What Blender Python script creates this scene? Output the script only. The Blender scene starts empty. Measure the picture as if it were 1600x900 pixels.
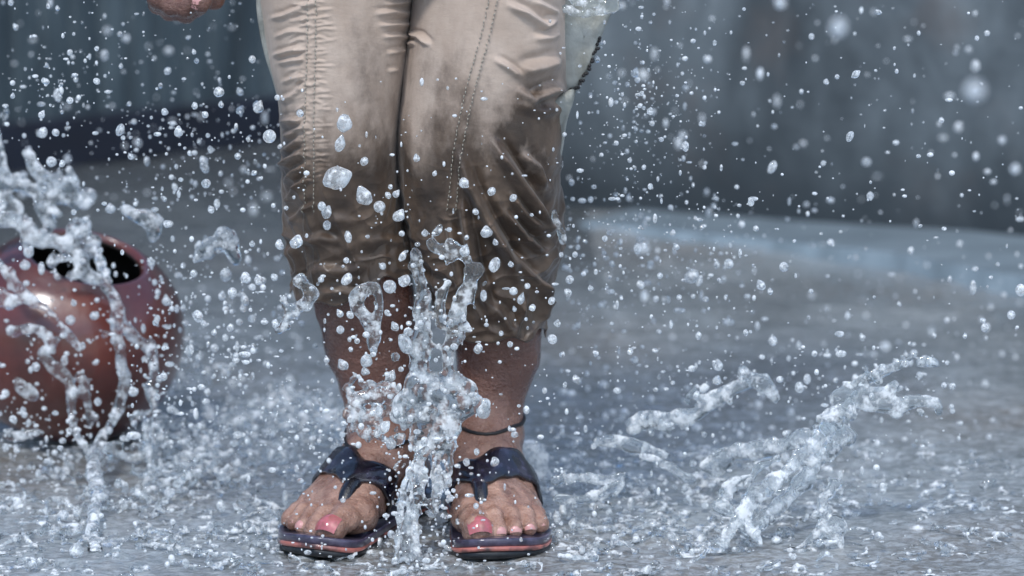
import bpy, math, random
import numpy as np
from mathutils import Vector
from mathutils.bvhtree import BVHTree
R = math.radians
SC = bpy.context.scene
COL = SC.collection

# ---------------------------------------------------------------- camera, sky, sun, exposure
PITCH, FPX, CAM = R(10.0), 5000.0, np.array([0.0, -3.051, 0.766])
cd = bpy.data.cameras.new('camera'); cam = bpy.data.objects.new('camera', cd); COL.objects.link(cam)
cam.location = CAM; cam.rotation_euler = (R(90) - PITCH, 0, 0)
cd.sensor_width = 36; cd.lens = 36 * FPX / 1600; cd.clip_end = 500; cd.clip_start = 0.05
cd.dof.use_dof = True; cd.dof.focus_distance = 2.96; cd.dof.aperture_fstop = 4.2
SC.camera = cam
SUN_EL, SUN_AZ = R(55), R(-28)            # sun high, in front of the person, a little to the left of the camera
w = bpy.data.worlds.new('World'); SC.world = w; w.use_nodes = True
nt = w.node_tree; nt.nodes.clear()
sky = nt.nodes.new('ShaderNodeTexSky'); sky.sky_type = 'NISHITA'; sky.sun_disc = False
sky.sun_elevation = SUN_EL; sky.sun_rotation = R(180) + SUN_AZ
sky.air_density = 1.0; sky.dust_density = 2.2; sky.ozone_density = 1.0
bg = nt.nodes.new('ShaderNodeBackground'); bg.inputs[1].default_value = 0.15
wo = nt.nodes.new('ShaderNodeOutputWorld')
ov = nt.nodes.new('ShaderNodeMix'); ov.data_type = 'RGBA'; ov.blend_type = 'MULTIPLY'; ov.inputs[0].default_value = 1; ov.inputs[7].default_value = (.87, .98, 1.06, 1)   # heavy overcast
nt.links.new(sky.outputs[0], ov.inputs[6]); nt.links.new(ov.outputs[2], bg.inputs[0]); nt.links.new(bg.outputs[0], wo.inputs[0])
ld = bpy.data.lights.new('sun', 'SUN'); ld.energy = 1.5; ld.angle = R(10); ld.color = (1.0, 0.985, 0.965)
sun = bpy.data.objects.new('sun', ld); COL.objects.link(sun)
sd = Vector((math.sin(SUN_AZ) * math.cos(SUN_EL), -math.cos(SUN_AZ) * math.cos(SUN_EL), math.sin(SUN_EL)))
sun.rotation_euler = sd.to_track_quat('Z', 'Y').to_euler(); sun.location = sd * 6
SC.view_settings.view_transform = 'Standard'; SC.view_settings.look = 'None'
SC.view_settings.gamma = 1; SC.view_settings.use_curve_mapping = False
SC.view_settings.exposure = 0.46
SC.render.engine = 'CYCLES'
SC.cycles.use_denoising = True
SC.cycles.max_bounces = 10; SC.cycles.transmission_bounces = 8; SC.cycles.glossy_bounces = 4; SC.cycles.diffuse_bounces = 3
SC.cycles.sample_clamp_indirect = 6

# ---------------------------------------------------------------- projections
FW = np.array([0, math.cos(PITCH), -math.sin(PITCH)]); UP = np.array([0, math.sin(PITCH), math.cos(PITCH)]); RT = np.array([1.0, 0, 0])
def ray(px, py): return FW + (px - 800) / FPX * RT + (450 - py) / FPX * UP
def at(px, py, Y):
    d = ray(px, py); return CAM + d * ((Y - CAM[1]) / d[1])
def gnd(px, py, z=0.0):
    d = ray(px, py); return CAM + d * ((z - CAM[2]) / d[2])
def proj(P):
    q = np.asarray(P) - CAM; dep = q @ FW
    return 800 + FPX * (q @ RT) / dep, 450 - FPX * (q @ UP) / dep
def mpp(P): return float((np.asarray(P) - CAM) @ FW) / FPX      # metres per photo pixel at P

# ---------------------------------------------------------------- noise and implicit surfaces
_rs = np.random.RandomState(7); _LAT = _rs.rand(32, 32, 32).astype(np.float32) * 2 - 1
def noise(x, y, z, f, seed=0):
    x, y, z = np.broadcast_arrays(x, y, z)
    x = x * f + seed * 3.17 + 500; y = y * f + seed * 7.31 + 500; z = z * f + seed * 1.93 + 500
    xi = np.floor(x).astype(int); yi = np.floor(y).astype(int); zi = np.floor(z).astype(int)
    fx = x - xi; fy = y - yi; fz = z - zi
    fx = fx * fx * (3 - 2 * fx); fy = fy * fy * (3 - 2 * fy); fz = fz * fz * (3 - 2 * fz)
    r = 0
    for a in (0, 1):
        for b in (0, 1):
            for c in (0, 1):
                wgt = (fx if a else 1 - fx) * (fy if b else 1 - fy) * (fz if c else 1 - fz)
                r = r + wgt * _LAT[(xi + a) & 31, (yi + b) & 31, (zi + c) & 31]
    return r
def axis(*segs):
    out = []
    for a, b, s in segs:
        n = max(1, int(round((b - a) / s))); out += list(np.linspace(a, b, n, endpoint=False))
    return np.array(out + [segs[-1][1]])
class Grid:
    def __init__(s, xs, ys, zs):
        s.ax = [np.asarray(a, np.float32) for a in (xs, ys, zs)]
        s.F = np.full([len(a) for a in s.ax], 0.05, np.float32)
    def _box(s, lo, hi):
        sl = []
        for a, l, h in zip(s.ax, lo, hi):
            i0 = max(0, np.searchsorted(a, l) - 1); i1 = min(len(a), np.searchsorted(a, h) + 1)
            if i1 - i0 < 1: return None
            sl.append(slice(i0, i1))
        return tuple(sl)
    def _pts(s, sl):
        return s.ax[0][sl[0]][:, None, None], s.ax[1][sl[1]][None, :, None], s.ax[2][sl[2]][None, None, :]
    def _merge(s, sl, d, k, sub=False):
        F = s.F[sl]
        if sub: d = -d; s.F[sl] = np.maximum(F, d); return
        h = np.maximum(k - np.abs(F - d), 0) / k
        s.F[sl] = np.minimum(F, d) - h * h * k * 0.25
    def cone(s, a, b, ra, rb, k=0.01, ys=1.0, sub=False):
        a = np.asarray(a, float); b = np.asarray(b, float); m = max(ra, rb) + k + 0.006
        sl = s._box(np.minimum(a, b) - m, np.maximum(a, b) + m)
        if sl is None: return
        X, Y, Z = s._pts(sl); ab = b - a; ab2 = ab * np.array([1, ys, 1]); L = float(ab2 @ ab2) + 1e-12
        px = X - a[0]; py = (Y - a[1]) * ys; pz = Z - a[2]
        t = np.clip((px * ab2[0] + py * ab2[1] + pz * ab2[2]) / L, 0, 1)
        d = np.sqrt((px - t * ab2[0])**2 + (py - t * ab2[1])**2 + (pz - t * ab2[2])**2) - (ra + t * (rb - ra))
        s._merge(sl, d.astype(np.float32), k, sub)
    def chain(s, pts, rs, k=0.01, ys=1.0):
        for i in range(len(pts) - 1): s.cone(pts[i], pts[i + 1], rs[i], rs[i + 1], k, ys)
    def ell(s, c, r, rz=0.0, k=0.01, sub=False):
        c = np.asarray(c, float); r = np.asarray(r, float); m = r.max() + k + 0.006
        sl = s._box(c - m, c + m)
        if sl is None: return
        X, Y, Z = s._pts(sl); x = X - c[0]; y = Y - c[1]; z = Z - c[2]
        cs, sn = math.cos(rz), math.sin(rz); x, y = x * cs + y * sn, -x * sn + y * cs
        k0 = np.sqrt((x / r[0])**2 + (y / r[1])**2 + (z / r[2])**2); k1 = np.sqrt((x / r[0]**2)**2 + (y / r[1]**2)**2 + (z / r[2]**2)**2) + 1e-6
        d = k0 * (k0 - 1) / k1
        s._merge(sl, np.maximum(d, -0.05).astype(np.float32), k, sub)
    def roughen(s, comps, band=0.012):
        idx = np.nonzero(np.abs(s.F) < band)
        x, y, z = s.ax[0][idx[0]], s.ax[1][idx[1]], s.ax[2][idx[2]]
        v = s.F[idx]
        for f, a, sd_ in comps: v = v + a * noise(x, y, z, f, sd_)
        s.F[idx] = v
    def mesh(s):
        F = s.F
        for ax_ in range(3):      # close at the borders
            v = np.moveaxis(F, ax_, 0); v[0] = np.maximum(v[0], 1e-3); v[-1] = np.maximum(v[-1], 1e-3)
        S = F < 0; nx, ny, nz = F.shape
        cnt = np.zeros((nx - 1, ny - 1, nz - 1), np.int8)
        offs = [(a, b, c) for a in (0, 1) for b in (0, 1) for c in (0, 1)]
        for a, b, c in offs: cnt += S[a:nx - 1 + a, b:ny - 1 + b, c:nz - 1 + c]
        act = (cnt > 0) & (cnt < 8); I = np.argwhere(act)
        idx = np.full(act.shape, -1, np.int32); idx[act] = np.arange(len(I))
        P = np.zeros((len(I), 3)); N = np.zeros(len(I))
        for a in offs:
            for d in range(3):
                if a[d]: continue
                b = list(a); b[d] = 1
                A = I + np.array(a); B = I + np.array(b)
                fa = F[tuple(A.T)]; fb = F[tuple(B.T)]; m = (fa < 0) != (fb < 0)
                t = np.where(m, fa / np.where(m, fa - fb, 1), 0)
                pa = np.stack([s.ax[q][A[:, q]] for q in range(3)], 1); pb = np.stack([s.ax[q][B[:, q]] for q in range(3)], 1)
                P += (pa + (pb - pa) * t[:, None]) * m[:, None]; N += m
        P /= N[:, None]; Q = []
        for d in range(3):
            u, v = (d + 1) % 3, (d + 2) % 3
            sl0 = [slice(None)] * 3; sl1 = [slice(None)] * 3; sl0[d] = slice(0, -1); sl1[d] = slice(1, None)
            e0 = S[tuple(sl0)]; e = e0 != S[tuple(sl1)]
            K = np.argwhere(e); ok = (K[:, u] > 0) & (K[:, v] > 0) & (K[:, u] < F.shape[u] - 1) & (K[:, v] < F.shape[v] - 1); K = K[ok]
            def c(du, dv):
                J = K.copy(); J[:, u] += du; J[:, v] += dv; return idx[tuple(J.T)]
            q = np.stack([c(-1, -1), c(0, -1), c(0, 0), c(-1, 0)], 1)
            ins = e0[tuple(K.T)]; q[~ins] = q[~ins][:, ::-1]; Q.append(q)
        return P, np.concatenate(Q)

# ---------------------------------------------------------------- mesh and object helpers
def to_mesh(name, V, F, mats, smooth=True, midx=None):
    me = bpy.data.meshes.new(name); V = np.asarray(V, np.float32)
    if isinstance(F, np.ndarray) and F.ndim == 2:
        n, c = F.shape; me.vertices.add(len(V)); me.vertices.foreach_set('co', V.ravel())
        me.loops.add(n * c); me.loops.foreach_set('vertex_index', F.astype(np.int32).ravel())
        me.polygons.add(n); me.polygons.foreach_set('loop_start', np.arange(n, dtype=np.int32) * c)
    else: me.from_pydata([tuple(map(float, v)) for v in V], [], [tuple(map(int, f)) for f in F])
    for m in (mats if isinstance(mats, (list, tuple)) else [mats]): me.materials.append(m)
    me.update(calc_edges=True); me.validate()
    if smooth: me.polygons.foreach_set('use_smooth', [True] * len(me.polygons))
    if midx is not None and len(midx) == len(me.polygons): me.polygons.foreach_set('material_index', midx)
    me.update()
    return me
def obj(name, me, parent=None, loc=(0, 0, 0), rot=(0, 0, 0)):
    o = bpy.data.objects.new(name, me); COL.objects.link(o); o.location = loc; o.rotation_euler = rot
    if parent: o.parent = parent
    return o
def tag(o, label=None, cat=None, group=None, kind=None):
    for k, v in (('label', label), ('category', cat), ('group', group), ('kind', kind)):
        if v: o[k] = v
    return o
class MB:
    def __init__(s): s.V = []; s.F = []; s.n = 0; s.M = []
    def add(s, V, F, m=0):
        V = np.asarray(V, float); s.V.append(V); s.F += [tuple(int(i) + s.n for i in f) for f in F]; s.M += [m] * len(F); s.n += len(V)
    def box(s, c, h, rz=0):
        c = np.array(c); h = np.array(h); v = np.array([(x, y, z) for x in (-1, 1) for y in (-1, 1) for z in (-1, 1)]) * h
        cs, sn = math.cos(rz), math.sin(rz); v = np.stack([v[:, 0] * cs - v[:, 1] * sn, v[:, 0] * sn + v[:, 1] * cs, v[:, 2]], 1)
        s.add(v + c, [(0, 1, 3, 2), (4, 6, 7, 5), (0, 4, 5, 1), (2, 3, 7, 6), (0, 2, 6, 4), (1, 5, 7, 3)])
    def tube(s, pts, rad, n=8, closed=False, flat=None):
        pts = [np.array(p, float) for p in pts]; m = len(pts); V = []; F = []
        for i, p in enumerate(pts):
            a = pts[(i - 1) % m] if closed or i else pts[0]; b = pts[(i + 1) % m] if closed or i < m - 1 else pts[-1]
            t = (b - a) / (np.linalg.norm(b - a) + 1e-9); ref = np.array([0, 0, 1.0]) if abs(t[2]) < .9 else np.array([0, 1.0, 0])
            u = np.cross(t, ref); u /= np.linalg.norm(u); v = np.cross(t, u); r = rad[i] if hasattr(rad, '__len__') else rad
            for k in range(n):
                an = 2 * math.pi * k / n; V.append(p + r * (math.cos(an) * u + math.sin(an) * v))
        for i in range(m if closed else m - 1):
            j = (i + 1) % m
            for k in range(n): F.append((i * n + k, i * n + (k + 1) % n, j * n + (k + 1) % n, j * n + k))
        if not closed: F += [tuple(range(n))[::-1], tuple(range((m - 1) * n, m * n))]
        s.add(V, F)
    def mesh(s, name, mats, smooth=True):
        return to_mesh(name, np.concatenate(s.V), s.F, mats, smooth, s.M)
def catmull(pts, n=8, closed=False):
    pts = [np.array(p, float) for p in pts]; out = []; m = len(pts)
    for i in range(m if closed else m - 1):
        if closed: p0, p1, p2, p3 = pts[i - 1], pts[i], pts[(i + 1) % m], pts[(i + 2) % m]
        else: p0, p1, p2, p3 = pts[max(i - 1, 0)], pts[i], pts[i + 1], pts[min(i + 2, m - 1)]
        for k in range(n):
            t = k / n; out.append(.5 * (2 * p1 + (p2 - p0) * t + (2 * p0 - 5 * p1 + 4 * p2 - p3) * t * t + (3 * p1 - p0 - 3 * p2 + p3) * t**3))
    if not closed: out.append(pts[-1])
    return out

# ---------------------------------------------------------------- materials
class NM:
    def __init__(s, name):
        s.m = bpy.data.materials.new(name); s.m.use_nodes = True; s.t = s.m.node_tree; s.t.nodes.clear()
        s.out = s.t.nodes.new('ShaderNodeOutputMaterial'); s.tc = s.t.nodes.new('ShaderNodeTexCoord')
    def n(s, kind, **kw):
        x = s.t.nodes.new(kind)
        for k, v in kw.items():
            if k in x.inputs.keys(): x.inputs[k].default_value = v
            else: setattr(x, k, v)
        return x
    def l(s, a, b): s.t.links.new(a, b)
    def coord(s, scale=(1, 1, 1)):
        mp = s.n('ShaderNodeMapping'); mp.inputs['Scale'].default_value = scale; s.l(s.tc.outputs['Object'], mp.inputs['Vector']); return mp.outputs[0]
    def noise(s, sc, det=4, rough=.55, scale=(1, 1, 1), dist=0):
        x = s.n('ShaderNodeTexNoise'); x.inputs['Scale'].default_value = sc; x.inputs['Detail'].default_value = det
        x.inputs['Roughness'].default_value = rough; x.inputs['Distortion'].default_value = dist; s.l(s.coord(scale), x.inputs['Vector']); return x.outputs['Fac']
    def ramp(s, fac, stops):
        r = s.n('ShaderNodeValToRGB'); e = r.color_ramp.elements
        while len(e) < len(stops): e.new(.5)
        for q, (p, c) in zip(e, stops): q.position = p; q.color = (*c, 1) if len(c) == 3 else c
        s.l(fac, r.inputs[0]); return r.outputs[0]
    def mix(s, fac, a, b, mode='MIX'):
        x = s.n('ShaderNodeMix', data_type='RGBA', blend_type=mode)
        for v, i in ((fac, 0), (a, 6), (b, 7)):
            if hasattr(v, 'links'): s.l(v, x.inputs[i])
            else: x.inputs[i].default_value = v if i == 0 else (*v, 1)
        return x.outputs[2]
    def math(s, op, a, b=0.0, c=0.0, clamp=False):
        x = s.n('ShaderNodeMath', operation=op, use_clamp=clamp)
        for i, v in enumerate((a, b, c)):
            if hasattr(v, 'links'): s.l(v, x.inputs[i])
            else: x.inputs[i].default_value = v
        return x.outputs[0]
    def bump(s, h, strength=.4, dist=.002, nrm=None):
        b = s.n('ShaderNodeBump'); b.inputs['Strength'].default_value = strength; b.inputs['Distance'].default_value = dist; s.l(h, b.inputs['Height'])
        if nrm is not None: s.l(nrm, b.inputs['Normal'])
        return b.outputs[0]
    def bsdf(s, **kw):
        b = s.n('ShaderNodeBsdfPrincipled')
        for k, v in kw.items():
            k = k.replace('_', ' ')
            if hasattr(v, 'links'): s.l(v, b.inputs[k])
            else: b.inputs[k].default_value = (*v, 1) if isinstance(v, tuple) and len(v) == 3 and 'Color' in k else v
        s.l(b.outputs[0], s.out.inputs[0]); return b
M = {}
# wet concrete ground under a churned film of rain water
g = NM('wet_ground')
big = g.noise(1.7, 3, .5); mid = g.noise(9, 5, .6, (1, .55, 1)); fine = g.noise(150, 4, .7, (.6, 1, 1)); spk = g.noise(420, 2, .6)
c0 = g.ramp(mid, [(.3, (.115, .130, .130)), (.5, (.215, .240, .245)), (.7, (.34, .375, .385))])
c1 = g.mix(g.ramp(big, [(.44, (0, 0, 0)), (.60, (1, 1, 1))]), c0, (.15, .125, .10))
c1 = g.mix(.75, c0, c1)
c2 = g.mix(g.ramp(fine, [(.42, (0, 0, 0)), (.60, (.75, .75, .75))]), c1, (.42, .45, .465))
c3 = g.mix(g.ramp(spk, [(.56, (0, 0, 0)), (.70, (.5, .5, .5))]), c2, (.075, .06, .05))
dark_attr = g.n('ShaderNodeAttribute', attribute_name='ground_dark'); c4 = g.mix(dark_attr.outputs['Fac'], c3, (.045, .05, .052))  # darker ground colour near the walls
bh = g.math('ADD', g.math('MULTIPLY', g.noise(70, 3, .6, (.7, 1, 1), .6), 1.0), g.math('MULTIPLY', g.noise(260, 3, .6), .45))
nb = g.bump(bh, .7, .0035)
nc = g.bump(g.noise(95, 3, .55, (.6, 1, 1), .5), .55, .0035, g.bump(g.noise(38, 3, .5, (.7, 1, 1), .5), .5, .006))
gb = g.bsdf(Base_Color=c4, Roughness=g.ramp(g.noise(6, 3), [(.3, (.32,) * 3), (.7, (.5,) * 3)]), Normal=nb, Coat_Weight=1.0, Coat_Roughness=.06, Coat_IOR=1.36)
g.l(nc, gb.inputs['Coat Normal']); M['ground'] = g.m
# left wall: dark teal-grey painted sheet
g = NM('painted_ribbed_wall')
c = g.ramp(g.noise(5, 5, .65, (2.5, 2.5, .5)), [(.3, (.018, .028, .036)), (.5, (.042, .060, .072)), (.7, (.10, .13, .145))])
g.bsdf(Base_Color=c, Roughness=.45, Normal=g.bump(g.noise(40, 4), .3, .002)); M['wall_left'] = g.m
g = NM('black_wall_base')
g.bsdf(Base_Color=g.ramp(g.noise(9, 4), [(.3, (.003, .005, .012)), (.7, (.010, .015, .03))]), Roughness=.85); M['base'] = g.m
g = NM('stained_concrete_wall')
c = g.ramp(g.noise(2.6, 6, .62, (1, 1, .6), .5), [(.34, (.028, .036, .042)), (.44, (.075, .09, .10)), (.54, (.14, .165, .18)), (.66, (.29, .33, .35))])
c = g.mix(g.ramp(g.noise(6.5, 3, .5), [(.56, (0, 0, 0)), (.74, (.7, .7, .7))]), c, (.12, .105, .10))
zz = g.n('ShaderNodeSeparateXYZ'); g.l(g.tc.outputs['Object'], zz.inputs[0])
zn = g.math('ADD', zz.outputs[2], g.math('MULTIPLY', g.noise(11, 4, .6), .12))
foot_dark = g.ramp(zn, [(.09, (1, 1, 1)), (.26, (0, 0, 0))])  # wall colour darkens towards its foot along an uneven edge
c = g.mix(g.math('MULTIPLY', foot_dark, .9), c, (.028, .036, .042))
g.bsdf(Base_Color=c, Roughness=.55, Normal=g.bump(g.noise(35, 6, .7), .6, .004)); M['wall_right'] = g.m
g = NM('wet_kerb'); g.bsdf(Base_Color=g.ramp(g.noise(7, 5, .6, (1, 3, 1)), [(.3, (.17, .215, .24)), (.55, (.28, .35, .40)), (.75, (.40, .48, .53))]), Roughness=.3, Coat_Weight=.8, Coat_Roughness=.12,
    Normal=g.bump(g.noise(60, 4), .4, .002)); M['kerb'] = g.m
# cloth: dry khaki above, soaked and darker below
g = NM('khaki_cotton')
zz = g.n('ShaderNodeSeparateXYZ'); g.l(g.tc.outputs['Object'], zz.inputs[0])
wz = g.math('ADD', zz.outputs[2], g.math('MULTIPLY', g.math('SUBTRACT', g.noise(13, 6, .66, (1.2, 1.2, .75)), .5), .34))
wattr = g.n('ShaderNodeAttribute', attribute_name='soak')
mr = g.n('ShaderNodeMapRange', interpolation_type='SMOOTHSTEP'); mr.inputs['From Min'].default_value = .465; mr.inputs['From Max'].default_value = .330; g.l(wz, mr.inputs['Value'])
wet = g.math('ADD', mr.outputs[0], wattr.outputs['Fac'], clamp=True)
dry = g.ramp(g.noise(22, 5, .6, (1, 1, .6)), [(.3, (.385, .290, .225)), (.7, (.53, .425, .35))])
wetc = g.ramp(g.noise(26, 5, .6, (1, 1, .5)), [(.30, (.036, .022, .014)), (.5, (.080, .051, .033)), (.70, (.165, .110, .074))])
wv = g.n('ShaderNodeTexWave', wave_type='BANDS', bands_direction='Z'); wv.inputs['Scale'].default_value = 420; g.l(g.coord(), wv.inputs['Vector'])
rg = g.math('SUBTRACT', .72, g.math('MULTIPLY', wet, .40))
nb = g.bump(g.noise(120, 5, .65, (1, 1, 1.6)), .35, .0018); nb = g.bump(wv.outputs['Fac'], .15, .0003, nb)
g.bsdf(Base_Color=g.mix(wet, dry, wetc), Roughness=rg, Normal=nb, Sheen_Weight=.15); M['cloth'] = g.m
g = NM('seam_thread'); g.bsdf(Base_Color=(.36, .33, .27), Roughness=.7); M['thread'] = g.m
g = NM('pocket_cloth'); g.bsdf(Base_Color=g.ramp(g.noise(30, 4), [(.3, (.22, .225, .20)), (.7, (.40, .41, .385))]), Roughness=.55, Normal=g.bump(g.noise(90, 5), .6, .003)); M['pocket'] = g.m
g = NM('wet_skin')
zz = g.n('ShaderNodeSeparateXYZ'); g.l(g.tc.outputs['Object'], zz.inputs[0])
leg = g.ramp(g.noise(24, 4, .6, (1, 1, .5)), [(.3, (.115, .047, .033)), (.7, (.21, .100, .072))])
ft = g.ramp(g.noise(60, 4), [(.3, (.23, .11, .075)), (.7, (.50, .30, .225))])
hz = g.ramp(g.math('ADD', zz.outputs[2], g.math('MULTIPLY', g.noise(30), .04)), [(.085, (1, 1, 1)), (.15, (0, 0, 0))])
sk = g.mix(hz, leg, ft)
cr = g.noise(110, 5, .7, (1, 1.4, 2.6)); nb = g.bump(g.math('ADD', cr, g.math('MULTIPLY', g.noise(360, 3), .5)), .8, .0032)
g.bsdf(Base_Color=sk, Roughness=g.ramp(g.noise(90, 4), [(.35, (.12,) * 3), (.65, (.42,) * 3)]), Normal=nb, Subsurface_Weight=.06, Subsurface_Radius=(.01, .004, .002), Coat_Weight=.6, Coat_Roughness=.1, Coat_IOR=1.33); M['skin'] = g.m
g = NM('nail_polish'); g.bsdf(Base_Color=g.ramp(g.noise(170, 3), [(.35, (.36, .12, .11)), (.6, (.50, .13, .15))]), Roughness=.2, Coat_Weight=.5); M['polish'] = g.m
g = NM('bare_nail'); g.bsdf(Base_Color=(.60, .30, .28), Roughness=.2, Coat_Weight=.5); M['nail'] = g.m
g = NM('black_purple_strap'); g.bsdf(Base_Color=g.ramp(g.noise(50, 4), [(.40, (.005, .005, .009)), (.58, (.016, .012, .024)), (.74, (.07, .066, .11))]), Roughness=.26, Coat_Weight=.8, Coat_Roughness=.08,
    Normal=g.bump(g.noise(160, 4), .5, .0016)); M['strap'] = g.m
g = NM('footbed'); g.bsdf(Base_Color=g.ramp(g.noise(90, 3), [(.35, (.028, .022, .045)), (.7, (.10, .085, .14))]), Roughness=.3, Coat_Weight=.7); M['footbed'] = g.m
g = NM('coral_midsole'); g.bsdf(Base_Color=g.ramp(g.noise(40, 3), [(.42, (.07, .035, .035)), (.56, (.46, .15, .12))]), Roughness=.35, Coat_Weight=.5); M['midsole'] = g.m
g = NM('black_rubber'); g.bsdf(Base_Color=(.012, .013, .016), Roughness=.35, Normal=g.bump(g.noise(200, 2), .4, .001)); M['rubber'] = g.m
g = NM('black_cord'); g.bsdf(Base_Color=(.012, .011, .012), Roughness=.5); M['cord'] = g.m
g = NM('hair'); g.bsdf(Base_Color=(.012, .01, .009), Roughness=.4); M['hair'] = g.m
g = NM('shirt_cloth'); g.bsdf(Base_Color=(.42, .44, .46), Roughness=.6); M['shirt'] = g.m
g = NM('wet_terracotta')
c = g.ramp(g.noise(9, 5, .6), [(.3, (.06, .011, .007)), (.5, (.115, .019, .010)), (.75, (.21, .044, .024))])
c = g.mix(g.ramp(g.noise(60, 4), [(.45, (0, 0, 0)), (.7, (.35, .35, .35))]), c, (.12, .035, .03))
g.bsdf(Base_Color=c, Roughness=.34, Coat_Weight=1.0, Coat_Roughness=.20, Coat_IOR=1.5, Normal=g.bump(g.noise(26, 5, .65, (1, 1, .35)), .5, .004)); M['pot'] = g.m
g = NM('pot_inside'); g.bsdf(Base_Color=(.02, .018, .016), Roughness=.6); M['pot_in'] = g.m
def water(name, milk, rough=.03, sc=170, lo=.42, hi=.60):
    g = NM(name); gl = g.n('ShaderNodeBsdfGlass'); gl.inputs['IOR'].default_value = 1.33; gl.inputs['Roughness'].default_value = rough; gl.inputs['Color'].default_value = (.97, .99, 1, 1)
    df = g.n('ShaderNodeBsdfDiffuse'); df.inputs['Color'].default_value = (.86, .90, .93, 1)
    df.inputs['Color'].default_value = (.95, .97, .98, 1); tr = g.n('ShaderNodeBsdfTranslucent'); tr.inputs['Color'].default_value = (.86, .90, .93, 1)
    a = g.n('ShaderNodeMixShader'); a.inputs[0].default_value = .25; g.l(df.outputs[0], a.inputs[1]); g.l(tr.outputs[0], a.inputs[2])
    b = g.n('ShaderNodeMixShader')
    fac = g.ramp(g.noise(sc, 3, .65), [(lo, (milk,) * 3), (hi, (.9,) * 3)]); g.l(fac, b.inputs[0])
    g.l(gl.outputs[0], b.inputs[1]); g.l(a.outputs[0], b.inputs[2]); g.l(b.outputs[0], g.out.inputs[0]); return g.m
M['drop'] = water('water_drop', .24, 0, 1.1, .44, .62); M['splash'] = water('aerated_water', .03, 0.0, 75, .48, .63); M['froth'] = water('frothy_water', .08, 0.0, 75, .46, .60); M['sheet'] = water('clear_water', .05, 0.0, 60, .485, .63); M['spray'] = water('spray_water', .2, 0, 130, .42, .58)

# ---------------------------------------------------------------- the setting
def build_ground():
    xs = axis((-60, -4, 8), (-4, -1.1, .3), (-1.1, 1.15, .0032), (1.15, 4, .3), (4, 60, 8))
    ys = axis((-60, -4, 8), (-4, -.55, .3), (-.55, .7, .0034), (.7, 3.4, .009), (3.4, 8, .4), (8, 90, 9))
    X, Y = np.meshgrid(xs, ys, indexing='ij'); inn = (np.abs(X) < 1.4) & (Y > -.7) & (Y < 3.5)
    x, y = X[inn], Y[inn]; fade = np.clip((1.14 - np.abs(x)) / .1, 0, 1) * np.clip((y + .54) / .08, 0, 1) * np.clip((3.4 - y) / .3, 0, 1)
    h = .0030 * noise(x * .8, y, 0, 13, 1) + .0022 * noise(x * .6, y, 0, 42, 2) + .0009 * noise(x * .7, y, 0, 105, 3)
    h += .0010 * (1 - np.abs(noise(x * .55, y, 0, 60, 5)) * 2)
    rr = np.random.RandomState(5)
    for i in range(170):
        px, py = rr.uniform(-40, 1640), 430 + 480 * rr.rand()**.8; c = gnd(px, py); rad = rr.uniform(.012, .05)
        d = np.hypot(x - c[0], y - c[1]); m = d < rad * 2.2
        h[m] += rr.uniform(.001, .0028) * np.cos((d[m] / rad) * 2 * math.pi * rr.choice([1, 1.5, 2])) * np.exp(-(d[m] / rad)**2 * 1.6)
    Z = np.zeros_like(X); Z[inn] = h * fade - .001
    V = np.stack([X, Y, Z], -1).reshape(-1, 3); nx, ny = X.shape; I = np.arange(nx * ny).reshape(nx, ny)
    F = np.stack([I[:-1, :-1], I[1:, :-1], I[1:, 1:], I[:-1, 1:]], -1).reshape(-1, 4)
    me = to_mesh('ground', V, F, M['ground']); a = me.attributes.new('ground_dark', 'FLOAT', 'POINT')
    # ground darker towards the left wall, and in a band before the right one
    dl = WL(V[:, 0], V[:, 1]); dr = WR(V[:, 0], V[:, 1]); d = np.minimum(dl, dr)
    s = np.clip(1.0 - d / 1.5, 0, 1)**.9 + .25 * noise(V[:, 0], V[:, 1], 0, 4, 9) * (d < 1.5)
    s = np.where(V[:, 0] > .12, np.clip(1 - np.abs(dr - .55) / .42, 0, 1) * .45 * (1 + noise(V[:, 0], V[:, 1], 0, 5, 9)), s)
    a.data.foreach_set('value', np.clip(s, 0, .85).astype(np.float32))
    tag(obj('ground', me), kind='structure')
LA, LB = gnd(0, 268)[:2], gnd(440, 218)[:2]
RA, RB = gnd(880, 322)[:2], gnd(1600, 400)[:2]
def _line(A, B):
    d = (B - A) / np.linalg.norm(B - A); n = np.array([d[1], -d[0]])
    return lambda x, y: (x - A[0]) * n[0] + (y - A[1]) * n[1]
WL, WR = _line(LA, LB), _line(RA, RB)
build_ground()
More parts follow.
